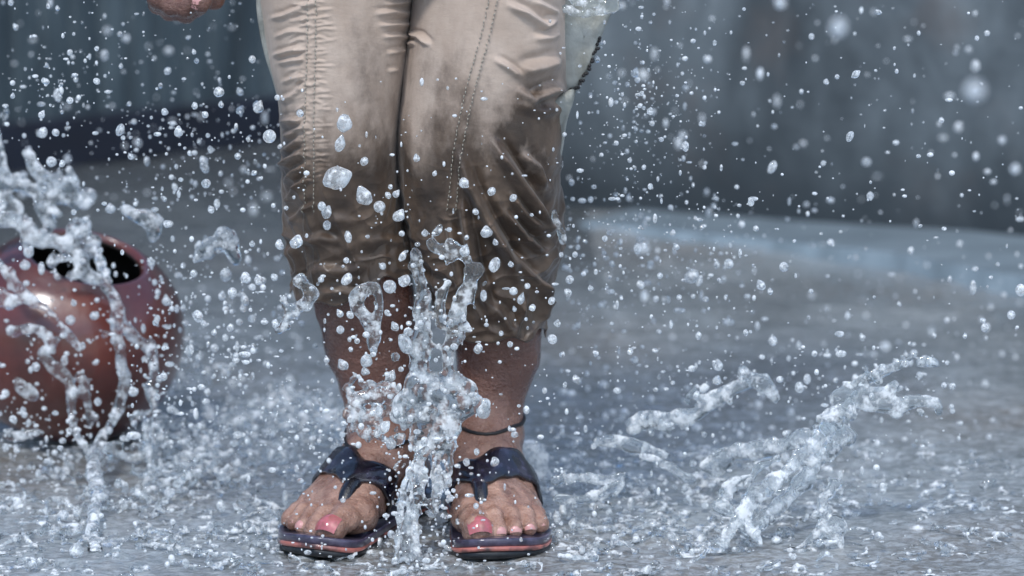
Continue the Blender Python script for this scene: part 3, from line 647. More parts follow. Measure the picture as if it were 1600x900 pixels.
def build_sandal(f):
    bv = BVH[0] if f['s'] < 0 else BVH[1]
    T = lambda x, y, z: fl2w(f, (x, y, z))
    out = [(-.046, -.120), (-.047, -.145), (-.040, -.168), (-.024, -.179), (-.004, -.178), (.016, -.168), (.034, -.152), (.046, -.130), (.051, -.105), (.048, -.070), (.040, -.030), (.036, .01), (.034, .045), (.024, .070), (0, .080), (-.024, .070), (-.034, .045), (-.036, .01), (-.038, -.04), (-.043, -.085)]
    C = np.array(catmull([np.array((*p, 0.)) for p in out], 5, True))[:, :2]; k = len(C); cen = C.mean(0)
    def slab(layers):
        V, F = [], []
        for sc, z in layers:
            for p in C:
                q = cen + (p - cen) * (1 + sc / .1 * .5) ; lift = .008 * max(0, (-.135 - p[1]) / .04)**1.5
                V.append(T(q[0], q[1], z + lift))
        for i in range(len(layers) - 1):
            for j in range(k):
                q = (i * k + j, i * k + (j + 1) % k, (i + 1) * k + (j + 1) % k, (i + 1) * k + j); F.append(q if f['s'] > 0 else q[::-1])
        F.append(tuple(range(k))[::-1]); F.append(tuple(range((len(layers) - 1) * k, len(layers) * k))); return V, F
    side = 'coral-edged dark sandal on the foot turned outward to the left' if f['s'] < 0 else 'coral-edged dark sandal on the straight right-hand foot'
    V, F = slab([(-.002, .013), (.0, .0135), (.0, .0185), (-.0015, .0205), (-.008, .0200), (-.03, .0190)])
    o = obj('sandal', to_mesh('sandal', V, F, M['footbed'], True), person); o['label'] = side
    V, F = slab([(.0, .0085), (.0022, .0092), (.0028, .011), (.0020, .0128), (-.002, .0132)]); m = obj('midsole', to_mesh('midsole', V, F, M['midsole']), o); m['label'] = 'coral pink stripe around the sole'
    V, F = slab([(-.004, -.001), (-.001, .0), (.001, .004), (.0, .008), (-.003, .0086)]); obj('outsole', to_mesh('outsole', V, F, M['rubber']), o)
    # strap: a broad band over the instep, swept forward to the thong post
    nphi, nw = 46, 9; outer = np.zeros((nphi, nw, 3)); inner = np.zeros((nphi, nw, 3))
    for i in range(nphi):
        ph = R(-8 + 196 * i / (nphi - 1)); c = math.cos(ph)                      # -x side first
        gap = -.016; xx = -c * .045; tt = min(1, abs(xx - gap) / (.030 if xx < gap else .055))
        yc = -.092 + .040 * tt**.9; hw = .0135 + .0015 * math.sin(math.pi * min(1, tt)) - .0035 * max(0, tt - .8) / .2
        for j in range(nw):
            e = (j / (nw - 1) * 2 - 1); y = yc + e * hw * 1.15; o0 = T(-.0, y, .026); d = T(-c, y, .026 + math.sin(ph)) - T(0, y, .026); d[2] = math.sin(ph); d /= np.linalg.norm(d)
            hit = bv.ray_cast(Vector(o0 + d * .12), Vector(-d), .12)
            r = (.12 - hit[3]) if hit[0] is not None else .04; inner[i, j] = (r, e, 0); outer[i, j] = (*d, )
    rad = inner[..., 0]
    for _ in range(6): rad[1:-1] = np.maximum(rad[1:-1], (rad[:-2] + rad[2:]) / 2 * .999)
    for _ in range(3): rad[:, 1:-1] = (rad[:, :-2] + rad[:, 2:] + rad[:, 1:-1]) / 3
    V = []; 
    for lay in (.0008, .0042):
        for i in range(nphi):
            ph = R(-8 + 196 * i / (nphi - 1)); c = math.cos(ph); gap = -.016; xx = -c * .045; tt = min(1, abs(xx - gap) / (.030 if xx < gap else .055)); yc = -.092 + .040 * tt**.9; hw = .0135 + .0015 * math.sin(math.pi * min(1, tt)) - .0035 * max(0, tt - .8) / .2
            for j in range(nw):
                e = (j / (nw - 1) * 2 - 1); y = yc + e * hw * 1.15; o0 = T(-.0, y, .026); ext = lay + (.0012 * (1 - e * e) if lay > .002 else 0) + .0009 * math.sin(i * 1.1 + j)
                q = o0 + outer[i, j] * (rad[i, j] + ext); q[2] = max(q[2], .0165); V.append(q)
    F = []; O = nphi * nw
    for i in range(nphi - 1):
        for j in range(nw - 1):
            a, b, c2, d = i * nw + j, (i + 1) * nw + j, (i + 1) * nw + j + 1, i * nw + j + 1; F.append((a + O, b + O, c2 + O, d + O)); F.append((d, c2, b, a))
        F.append((i * nw, (i + 1) * nw, (i + 1) * nw + O, i * nw + O)); F.append((i * nw + nw - 1 + O, (i + 1) * nw + nw - 1 + O, (i + 1) * nw + nw - 1, i * nw + nw - 1))
    obj('strap', to_mesh('strap', V, F, M['strap']), o)
    mb = MB(); h = bv.ray_cast(Vector(T(-.0165, -.105, .12)), Vector((0, 0, -1))); zt = h[0].z if h[0] else .045
    mb.tube(catmull([T(-.0165, -.090, zt + .0085), T(-.0165, -.106, zt + .004), T(-.0165, -.122, .041), T(-.0165, -.131, .019)], 6), [.0085] * 5 + [.0075] * 6 + [.006] * 8, 10)
    obj('thong_post', mb.mesh('thong_post', M['strap']), o)
    return o
for f in FEET: build_sandal(f)
def cordring(py, cx, hw, dip, lab):
    mb = MB(); P = []
    c0 = at(cx, py, .012); u = mpp(c0)
    for k in range(40):
        t = 2 * math.pi * k / 40; z_ = c0[2] + dip * math.sin(t) + .0008 * math.sin(5 * t); dv = Vector((math.cos(t), math.sin(t), 0)); c_ = Vector((c0[0], c0[1], z_))
        h_ = BVH[2].ray_cast(c_ + dv * .075, -dv, .075); q_ = (h_[0] if h_[0] is not None else c_ + dv * hw * u) + dv * .0010; P.append(tuple(q_))
    mb.tube(P, .0019, 8, True); o = obj('anklet', mb.mesh('anklet', M['cord']), person); o['label'] = lab
cordring(652, 761, 50, .004, 'thin black cord around the right-hand ankle')
cordring(672, 596, 42, .004, 'thin black cord around the left-hand ankle')
def upper_clothes():
    G = Grid(axis((PCX - .36, PCX + .36, .012)), axis((-.2, .2, .012)), axis((.70, 1.24, .012)))
    G.ell((PCX, .012, .80), (.152, .115, .10), 0, .05); G.ell((PCX, .0, .92), (.125, .095, .13), 0, .05); G.ell((PCX, .0, 1.06), (.145, .10, .13), 0, .05)
    G.cone((PCX - .13, .01, 1.14), (PCX + .13, .01, 1.14), .056, .056, .05)
    for s in (-1, 1): G.cone((PCX + s * .155, .01, 1.12), (PCX + s * .19, .025, .99), .056, .054, .03)
    G.ell((PCX, -.01, 1.24), (.055, .05, .05), 0, .01, True); G.ell((PCX, .012, .70), (.16, .12, .03), 0, .01, True)
    V, F = G.mesh(); obj('shirt', to_mesh('shirt', V, F, M['shirt']), person)
    G = Grid(axis((PCX - .11, PCX + .11, .007)), axis((-.13, .12, .007)), axis((1.22, 1.47, .007)))
    G.ell((PCX, -.008, 1.355), (.082, .094, .104), 0, .01); G.ell((PCX, -.10, 1.31), (.062, .07, .085), 0, .01, True)
    V, F = G.mesh(); obj('hair', to_mesh('hair', V, F, M['hair']), person)
upper_clothes()

# ---------------------------------------------------------------- splashes
def splash(label, strokes, step=.0017, k=.006, rough=((62, .0034, 1), (150, .0016, 2), (300, .0004, 3)), ys=1.6, beads=0, seed=0, mat='splash', scale=1.0, group=None, name='water_splash', kind=None, cat='splash'):
    rr = random.Random(seed); W = []
    for st in strokes:
        pts, rad, Y = st[:3]; m = len(pts); P = []; Q = []
        for i, (x, y) in enumerate(pts):
            t = i / max(1, m - 1); yy = Y[0] + (Y[1] - Y[0]) * t if hasattr(Y, '__len__') else Y
            p = at(x, y, yy); r = (rad[0] + (rad[1] - rad[0]) * t if hasattr(rad, '__len__') else rad) * mpp(p) * scale; P.append(p); Q.append(r)
        if m > 2:
            C = catmull([np.array([*p, r]) for p, r in zip(P, Q)], 4); P = [c[:3] for c in C]; Q = [max(.0008, c[3] * rr.uniform(.72, 1.2)) for c in C]
        W.append((P, Q))
        for _ in range(beads):
            i = rr.randrange(len(P)); b = P[i] + np.array([rr.gauss(0, 1), rr.gauss(0, .6), rr.gauss(0, 1)]) * (Q[i] * 1.3 + .002); r = rr.uniform(.0012, .0034); W.append(([b, b + np.array([rr.uniform(-.003, .003), 0, rr.uniform(-.004, .004)])], [r, r * .8]))
    A = np.concatenate([np.array(p) for p, _ in W]); mx = max(max(q) for _, q in W) + .008; lo, hi = A.min(0) - mx, A.max(0) + mx
    G = Grid(*[np.arange(lo[i], hi[i], step) for i in range(3)])
    for P, Q in W:
        if len(P) == 1: G.ell(P[0], [Q[0]] * 3, 0, k)
        else: G.chain(P, Q, k, ys)
    G.roughen(rough); V, F = G.mesh()
    V[:, 2] = np.maximum(V[:, 2], .0005); base = np.array([A[:, 0].mean(), A[:, 1].mean(), lo[2]])
    o = obj(name, to_mesh(name, V - base, F, M[mat]), None, base); tag(o, label, cat, group, kind); return o
# central column rising between the shins
Yc = -.125
splash('tall broken column of water leaping between the two shins with a rounded white crown', [
    ([(640, 882), (634, 850), (630, 800), (640, 756), (658, 716), (672, 684)], (7, 9), (-.17, Yc)), ([(656, 880), (646, 840), (648, 790), (660, 740)], (6, 8), (-.17, -.14)),
    ([(672, 690), (690, 680), (700, 660)], (16, 18), Yc), ([(660, 700), (658, 680), (662, 655)], (14, 18), Yc), ([(698, 760), (702, 730), (700, 700), (704, 670)], (6, 11), (-.14, Yc)), ([(680, 800), (684, 760), (682, 720), (684, 690)], (4, 10), (-.15, Yc)),
    ([(636, 604), (656, 588), (686, 596), (712, 594), (732, 610)], (11, 14), Yc), ([(618, 652), (636, 622), (664, 628)], (9, 16), Yc), ([(636, 646), (676, 640), (712, 634), (730, 620)], (16, 15), Yc), ([(664, 614), (696, 620)], (22, 22), Yc), ([(706, 660), (722, 652), (738, 636)], (6, 5), Yc),
    ([(652, 590), (650, 550), (653, 500), (658, 460), (652, 420), (648, 392)], (9, 5), Yc), ([(666, 590), (668, 545), (664, 500), (668, 460)], (6, 6), Yc), ([(648, 540), (656, 520), (664, 505)], (6, 5), Yc),
    ([(702, 592), (700, 556), (706, 520), (716, 492)], (6, 9), Yc), ([(716, 494), (722, 464), (738, 438), (750, 420)], (10, 6), Yc), ([(702, 506), (718, 522), (706, 542)], (8, 5), Yc), ([(736, 470), (742, 446)], (6, 4), Yc),
    ([(688, 510), (686, 482), (692, 456), (700, 440)], (5, 4), Yc), ([(672, 380), (690, 392), (704, 398), (726, 390)], (4, 6), Yc), ([(706, 402), (705, 385), (704, 374)], (8, 3), Yc),
    ([(722, 400), (731, 420), (733, 445)], (3, 4), Yc), ([(742, 622), (752, 630), (757, 645)], (5, 7), Yc)], beads=4, seed=1, k=.005, step=.0015, rough=((70, .0022, 1), (170, .0012, 2)), ys=1.7, mat='sheet', scale=.96)
splash('thin arc of water bowing out to the left of the column between the feet', [([(668, 700), (650, 716), (636, 744), (628, 780), (624, 820), (622, 860), (616, 884)], (4, 5), (-.14, -.18)), ([(640, 738), (644, 770), (638, 810), (640, 840)], (3, 3), -.16)], seed=31, k=.004, step=.0014, ys=1.3, mat='sheet', rough=((90, .0012, 1), (220, .0006, 2)), beads=2)
# water over the pot
Yp = .215
splash('big ragged sheet of water thrown up over the mouth of the clay pot', [
    ([(-40, 286), (0, 284), (24, 282), (50, 296), (80, 302), (104, 310), (128, 302)], (14, 9), .30), ([(-6, 190), (2, 232), (8, 276)], (5, 12), .3),
    ([(42, 240), (56, 268), (84, 292), (106, 306)], (11, 13), .3), ([(50, 262), (74, 270), (98, 292)], (8, 6), .3), ([(126, 304), (142, 302), (144, 316), (132, 322), (124, 312)], (6, 6), .3),
    ([(112, 296), (118, 284)], (7, 8), .3), ([(76, 306), (70, 334), (78, 354), (60, 372)], (10, 9), .3), ([(-30, 312), (0, 308), (18, 318), (22, 338)], (18, 10), .3),
    ([(-30, 346), (6, 342), (34, 352), (52, 372), (84, 378), (110, 386), (136, 396)], (13, 12), .28), ([(118, 366), (126, 352), (130, 366)], (14, 12), .28), ([(96, 384), (128, 380), (146, 376)], (9, 10), .28),
    ([(126, 392), (128, 414), (140, 434), (158, 438)], (8, 11), .26), ([(84, 408), (104, 404)], (7, 8), .26), ([(150, 396), (162, 412), (170, 440)], (7, 9), (.26, .22))], beads=7, seed=2, scale=.76, ys=2.0, mat='froth', rough=((62, .0036, 1), (150, .0018, 2)))
splash('stringy curtain of water streaming down the front of the clay pot to the ground', [
    ([(162, 440), (178, 470), (190, 505), (206, 524), (232, 548)], (10, 9), (Yp, Yp)), ([(184, 480), (182, 520), (188, 560), (194, 595), (186, 640)], (9, 8), (Yp, Yp)),
    ([(186, 640), (170, 664), (156, 690), (150, 716)], (8, 9), (Yp, .17)), ([(236, 536), (240, 570), (236, 600), (240, 640), (236, 690), (233, 730)], (8, 6), (Yp, .17)), ([(212, 650), (236, 650), (250, 664), (248, 690)], (5, 5), Yp),
    ([(-10, 398), (14, 432), (44, 466), (78, 486), (100, 514), (124, 544)], (7, 8), (Yp + .02, Yp)), ([(70, 524), (82, 540), (66, 552), (80, 572), (100, 588), (112, 612)], (9, 8), Yp), ([(112, 612), (112, 650), (118, 674), (134, 700)], (7, 7), (Yp, .18)),
    ([(16, 520), (50, 512), (74, 524)], (7, 8), Yp), ([(0, 452), (12, 476), (24, 470)], (6, 8), Yp), ([(28, 594), (40, 612), (56, 618)], (5, 6), Yp), ([(126, 590), (134, 596), (138, 640), (142, 668)], (3.5, 3.5), Yp),
    ([(150, 700), (146, 730), (152, 770), (146, 820), (148, 868)], (13, 12), (.17, -.13)), ([(132, 696), (150, 728), (164, 700)], (7, 7), .17), ([(118, 760), (146, 778), (168, 760)], (6, 7), (.12, .12)), ([(160, 700), (180, 698), (192, 712)], (6, 5), .17),
    ([(4, 682), (24, 682), (44, 678), (66, 676)], (5, 4), .2), ([(222, 640), (232, 700), (228, 770)], (6, 6), (.19, .12))], beads=6, seed=3, scale=.74, ys=1.8, rough=((62, .0026, 1), (150, .0013, 2)))
splash('three-armed blob of water in the air to the right above the clay pot', [([(194, 326), (212, 336), (236, 340), (248, 346)], (6, 8), .2), ([(236, 344), (240, 362), (238, 374)], (8, 3), .2), ([(214, 342), (234, 350)], (6, 7), .2)], rough=((80, .0012, 1), (240, .0006, 2)), seed=4)
splash('arched blob of water hanging between the pot and the left trouser leg', [([(306, 402), (322, 386), (340, 374), (350, 364), (360, 376)], (6, 7), .12), ([(342, 376), (360, 388), (368, 406)], (8, 7), .12), ([(320, 388), (330, 400)], (7, 4), .12), ([(338, 378), (356, 372)], (10, 8), .12)], seed=5, beads=2)
splash('clump of water clinging to the left trouser hem on its outer side', [([(466, 438), (478, 450), (486, 460), (478, 478)], (7, 8), -.11), ([(452, 488), (464, 484), (476, 474)], (6, 6), -.11), ([(438, 470), (450, 480)], (4, 5), -.11), ([(444, 496), (440, 515)], (4, 3), -.11)], seed=6, beads=2)
splash('curling ribbon of water running down in front of the left shin', [([(586, 448), (566, 452), (554, 464), (560, 482), (572, 496), (580, 520), (582, 545)], (6, 6), -.105), ([(590, 452), (592, 475), (590, 500), (588, 530)], (3, 4), -.105), ([(563, 466), (574, 456)], (7, 5), -.105)], seed=7, rough=((80, .001, 1), (240, .0006, 2)), beads=1)
splash('frothy knot of water in front of the left ankle', [([(552, 636), (572, 620), (596, 622), (610, 606), (628, 640)], (12, 9), -.12), ([(556, 646), (584, 648), (612, 640)], (14, 14), -.12), ([(586, 655), (602, 668), (592, 682), (612, 694), (628, 682)], (8, 6), -.12), ([(544, 606), (556, 590)], (6, 5), -.12), ([(565, 640), (562, 668), (574, 680)], (6, 4), -.12), ([(602, 600), (596, 612)], (6, 6), -.12)], beads=9, seed=8, k=.004, scale=.72, step=.0015)
splash('short bead of water flying off the back of the right knee', [([(866, 330), (868, 345), (876, 362), (879, 376)], (4, 6), -.05)], seed=9, rough=((200, .0006, 2),), k=.003)
splash('slim vertical sliver of water just above the back of the right knee', [([(872, 222), (873, 240), (875, 260)], (3, 6), -.04)], seed=19, rough=((200, .0005, 2),), k=.003)
splash('pale wisp of water trailing from the cargo pocket at the top of the frame', [([(884, 14), (912, 20), (938, 16), (956, 4), (962, -14)], (4, 5), -.03), ([(890, -6), (914, 6), (936, 4)], (3, 4), -.03)], seed=10)
splash('creamy white burst of foam just behind the right heel', [([(828, 700), (838, 716), (840, 738), (850, 748)], (14, 15), .16), ([(826, 730), (838, 744)], (14, 10), .16)], seed=11, mat='spray', rough=((90, .003, 1), (220, .001, 2)))
# sheets on the right
splash('long glassy sheet of water fanning up to the right with two fingered tips', [
    ([(1110, 880), (1150, 815), (1184, 774), (1222, 742), (1262, 706), (1292, 676), (1312, 640)], (10, 14), (-.14, -.04)), ([(1170, 830), (1206, 796), (1246, 764), (1282, 720), (1306, 690)], (12, 13), (-.10, -.04)),
    ([(1118, 724), (1152, 708), (1190, 702), (1232, 690), (1270, 680), (1308, 670)], (11, 12), (.02, -.03)), ([(1300, 672), (1318, 676), (1326, 688)], (10, 6), -.04),
    ([(1304, 630), (1316, 618), (1340, 626), (1372, 630), (1398, 634), (1420, 630), (1440, 624), (1462, 628)], (11, 6), -.03), ([(1312, 640), (1310, 616)], (12, 9), -.03), ([(1330, 606), (1348, 596), (1372, 584), (1384, 578), (1404, 572)], (5, 6), -.03), ([(1336, 622), (1360, 612), (1388, 616)], (9, 7), -.03),
    ([(1226, 722), (1262, 726), (1288, 700)], (4, 4), -.08), ([(1196, 742), (1230, 752), (1248, 776)], (4, 3), -.09), ([(1150, 790), (1132, 770), (1144, 752), (1180, 742)], (4, 4), -.09), ([(1214, 716), (1192, 728), (1160, 762)], (5, 5), -.06),
    ([(1320, 600), (1334, 612), (1366, 620), (1388, 612), (1398, 598)], (3, 3), -.03), ([(1396, 634), (1402, 646), (1406, 634)], (3, 2), -.03), ([(1262, 690), (1286, 706), (1300, 690)], (4, 4), -.05), ([(1100, 730), (1128, 716), (1122, 736), (1104, 728)], (7, 8), .02), ([(1290, 648), (1312, 640), (1330, 648)], (5, 7), -.04), ([(1412, 566), (1428, 556)], (6, 5), -.03), ([(1436, 568), (1452, 564), (1466, 570)], (5, 4), -.03), ([(1180, 760), (1166, 800), (1188, 850)], (8, 5), (-.1, -.13)), ([(1120, 790), (1150, 800), (1170, 830)], (8, 9), -.10)], beads=5, seed=12, ys=3.2, mat='sheet', scale=1.0, rough=((60, .0030, 1), (140, .0012, 2)))
splash('ragged low sheet of water behind the long one, ending in a drooping tip', [
    ([(988, 668), (1012, 652), (1036, 658), (1060, 654), (1084, 650)], (9, 10), .05), ([(1040, 660), (1048, 680)], (8, 3), .05), ([(1092, 644), (1106, 630), (1124, 620), (1146, 606), (1168, 600)], (9, 8), .05), ([(1086, 618), (1098, 632)], (6, 7), .05),
    ([(1160, 580), (1176, 596), (1198, 602), (1208, 618), (1213, 628)], (7, 4), .05), ([(1172, 590), (1192, 588)], (9, 8), .05), ([(1000, 712), (1030, 722), (1056, 738), (1084, 752)], (6, 4), .02), ([(940, 690), (968, 690), (1000, 700), (1040, 712)], (7, 8), .04),
    ([(866, 752), (900, 746), (940, 752), (968, 742)], (4, 5), -.02), ([(870, 780), (920, 778), (950, 768), (976, 754)], (4, 5), -.04)], beads=5, seed=13, ys=2.8, mat='sheet', rough=((60, .0030, 1), (140, .0012, 2)))
splash('small star of water kicked up near the lower right, beside the long sheet', [([(1284, 772), (1287, 800), (1290, 820), (1274, 838), (1256, 852), (1232, 876)], (4, 5), -.12), ([(1288, 826), (1302, 818), (1316, 824)], (9, 8), -.12), ([(1296, 834), (1306, 850), (1316, 866)], (8, 8), -.12), ([(1284, 780), (1300, 766), (1312, 752)], (3, 3), -.12)], beads=3, seed=14, ys=1.5)
# lace of foam thrown along the ground between the pot and the feet: one broken mass
def lace(label, spec, seed, step, Yoff, cat='splash', kind='stuff', name='foam_lace', n_arc=(5, 9), rng=(5, 16)):
    rr = random.Random(seed); S = []
    for (path, n, spread, rad) in spec:
        C = catmull([np.array((*p, 0.)) for p in path], 10)
        for _ in range(n):
            c = C[rr.randrange(len(C))]; x, y = c[0] + rr.gauss(0, spread[0]), c[1] + rr.gauss(0, spread[1]); R0 = rr.uniform(*rng); a0 = rr.uniform(0, 6.3); sp = rr.uniform(1, 5)
            pts = [(x + R0 * 1.3 * math.cos(a0 + sp * t / 5), y + R0 * .75 * math.sin(a0 + sp * t / 5)) for t in range(6)]
            g_ = gnd(x, max(y, 600) + 25); S.append((pts, (rad * rr.uniform(.6, 1.2), rad * rr.uniform(.4, 1)), g_[1] + Yoff + rr.uniform(-.04, .04)))
    return splash(label, S, step, .0025, ((160, .0014, 1), (420, .0007, 3)), 1.3, 1, seed, 'splash', 1, None, name, kind, cat)
lace('long frothy band of splashing water between the clay pot and the left ankle', [([(250, 700), (330, 680), (400, 655), (450, 640), (530, 660)], 120, (26, 17), 4), ([(440, 625), (500, 650), (545, 690)], 60, (22, 16), 4.5), ([(250, 600), (330, 590)], 14, (25, 12), 3.5), ([(225, 760), (330, 740), (420, 700)], 40, (34, 16), 3.5)], 21, .0019, 0)
lace('shower of broken water beads and loops in front of the right side of the pot', [([(170, 450), (215, 500), (260, 520)], 36, (26, 22), 4), ([(60, 530), (110, 620)], 24, (30, 26), 4), ([(200, 690), (300, 700)], 30, (34, 22), 4)], 22, .0019, .0)
# ---------------------------------------------------------------- flying drops
_VAR = []
def drop_meshes():
    import bmesh
    for v in range(12):
        bm = bmesh.new(); bmesh.ops.create_icosphere(bm, subdivisions=4, radius=1); rr = random.Random(v); ax = [rr.uniform(-1, 1) for _ in range(3)]; s2 = rr.uniform(.03, .16) if v else .02
        st = rr.uniform(1, 1.25)
        for p in bm.verts:
            q = p.co.copy(); r = 1 + s2 * float(noise(q.x, q.y, q.z, 1.1, v)) * 1.6 + (.05 if v > 3 else .0) * float(noise(q.x, q.y, q.z, 2.6, v + 20))
            p.co = q * r; p.co.z *= st
        if v % 4 == 3:
            for p in bm.verts: k = max(0, p.co.z); p.co.x *= 1 - .45 * k; p.co.y *= 1 - .45 * k; p.co.z *= 1 + .25 * k
        if v % 5 == 4:
            for p in bm.verts: p.co.x += .35 * p.co.z * abs(p.co.z)
        me = bpy.data.meshes.new('water_drop'); bm.to_mesh(me); bm.free(); me.materials.append(M['drop']); me.polygons.foreach_set('use_smooth', [True] * len(me.polygons)); _VAR.append(me)
drop_meshes()
DR = random.Random(11)
BIG = {(526, 278): 'largest water drop of all, two-lobed and milky, in front of the left knee', (569, 306): 'round ring-like water drop just right of the largest one at the left knee', (538, 193): 'wide bright water drop high on the left trouser leg, topmost of the large ones', (532, 224): 'tall water drop directly under the topmost large one on the left trouser leg',
    (593, 323): 'squarish water drop to the lower right of the ring-like drop', (463, 379): 'bright water drop at the outer edge of the left trouser leg above the hem', (421, 213): 'round bright water drop in the dark just left of the left knee', (760, 362): 'wide oval water drop in front of the right knee folds', (1081, 432): 'biggest water drop over the ground right of the person', (279, 205): 'round bluish water drop in front of the dark wall base',
    (188, 203): 'pear-shaped water drop left of the bluish one at the wall base', (773, 414): 'upright water drop below the wide oval one on the right trouser leg', (725, 286): 'round dim water drop at the bottom of the seam on the right trouser leg', (633, 537): 'upright bright water drop beside the water column on the left shin', (609, 448): 'bright water drop over the inner hem of the left trouser leg',
    (1207, 261): 'slanting water drop alone on the lower concrete wall', (1360, 306): 'small slanting water drop low on the concrete wall near its dark base', (263, 350): 'ring-like water drop touching the three-armed blob of water', (173, 326): 'oval water drop left of the three-armed blob of water', (1310, 43): 'blurred pale water drop close to the camera at the upper right', (1524, 141): 'largest blurred water drop close to the camera at the far right'}
DROPS = """538 193 14;532 224 9 1.4;569 252 7;526 278 20 1.15;569 306 14;593 323 10;606 305 5;619 303 6;610 292 4;624 337 10;469 177 6;421 213 11;404 167 9;437 229 4;503 322 7;651 247 6;679 271 4;459 308 3;427 321 4;447 325 4;463 379 11;437 383 8;544 370 6 1.5;511 352 7;511 332 9;628 365 5;541 407 5;598 416 6;629 400 6 1.4;542 437 10;609 448 11;632 439 10;531 490 6;547 492 6;605 489 5;617 510 7;633 537 11 1.6;546 530 4;558 533 5;548 546 4;584 547 6;430 506 6;409 439 7;428 434 5;664 364 6;760 362 11 .75;774 379 5;773 414 9 1.5;798 413 5;824 447 5;814 467 6 1.6;832 481 6;804 483 4;783 521 4;797 538 5;747 545 8;726 392 9;729 371 4;890 437 7;887 457 6;862 470 6;922 450 4;911 399 3;903 386 4;877 398 4;863 530 8;871 505 6;725 286 9;768 299 7;802 309 6;743 331 5;893 285 5;923 312 5;895 311 4;928 292 4;535 570 9;572 564 11;569 581 6;583 547 6;510 562 5;611 588 9;600 668 9 1.4;590 678 6;611 693 9;627 656 6;745 706 5;729 722 6;773 722 8;742 623 9;755 640 10 1.5;
878 554 5;931 553 4;984 549 5;899 592 7 .7;1121 570 9;1120 595 8;1051 598 4;1041 608 4;883 601 4;1088 617 6;1114 723 12;1074 767 9;885 752 6;928 697 5;1160 582 6;1249 605 8;1207 531 7;1379 576 8;1415 568 6;1428 553 5;1475 602 5;1488 604 6;1379 765 6;1452 566 7;1081 432 12;1093 440 5 1.5;1139 412 8;1120 413 5 1.3;1001 445 7;996 389 7 1.3;1025 467 5;1031 431 5;1057 385 5;1051 364 5;1189 445 8;1203 455 5;1225 417 8;1181 357 5;1097 355 4;1087 341 4 .7;1153 337 3;944 395 4 .7;923 451 4;1091 525 6;1165 520 5;1208 533 7;985 549 5;931 552 5;1083 463 4;1423 391 6;1595 453 9;1580 492 7;1539 512 7;1536 501 5;1460 524 4;1508 525 4;1301 382 4;1438 353 4 .6;1475 357 4 .6;1347 527 5;1405 475 4;1428 552 6;1267 455 4;
1372 19 6 .7;1268 57 5;1542 52 5;933 93 5;992 114 7;996 125 5;980 132 4;1160 130 4;1207 261 7 1.4;1360 306 6;1400 223 6 .7;1328 213 6 1.4;1308 120 4;1291 128 5;1337 116 6 1.4;1471 188 5;1287 255 4;1151 292 4;1071 229 6 1.5;1016 173 6;984 250 4;1006 261 4;1095 193 4;1000 165 4;1252 143 4;24 42 5;17 4 5;90 13 4;71 127 7 .8;90 149 7 1.4;109 157 6;65 179 6;116 117 4;118 124 4;151 76 4;109 82 5;151 127 6;38 212 4;67 207 8;87 207 6;188 203 7 1.4;279 205 8;342 144 9;345 163 5;304 165 5;320 179 5;257 175 6;402 166 8;375 143 6;376 172 7;388 217 4;371 244 5;329 234 5 1.3;318 251 7;296 239 4;205 245 5;262 111 6;294 59 4;303 81 4;307 95 4;394 93 6;20 150 4;189 103 4;173 326 9 .8;263 350 8;115 332 5;80 253 9;97 256 6;322 287 8;320 262 7 1.5;330 327 6;257 311 4;273 292 5 1.3;204 244 5;372 244 5;397 270 6 .6;353 430 10;303 427 6;383 433 8;404 437 8;363 457 8;278 430 5;260 470 8;115 473 5;148 493 8;45 393 9;309 494 9;318 505 5;430 505 6;335 519 5;360 512 6;394 498 7;302 427 5;386 437 7;429 433 6;347 462 7;380 481 6;382 468 7 1.4;394 381 5;208 612 9 .8;110 500 8;36 640 5;20 655 6;45 660 5;56 573 7;190 580 8;290 505 5;286 481 5;94 700 5;110 715 6;60 740 5;36 752 5;90 735 6;175 650 6;100 745 4;256 735 6;120 800 7;100 805 8;120 860 12;180 868 5;62 876 5;210 790 5;265 770 10 .7;300 770 5;270 815 5;345 790 8;290 880 6 1.5;395 860 5;50 880 6;1020 820 5;960 840 6;1060 880 5;1180 780 6;1240 870 5;930 860 5;880 800 5;870 806 7;895 818 7;1010 770 6;952 800 5;1300 640 6"""
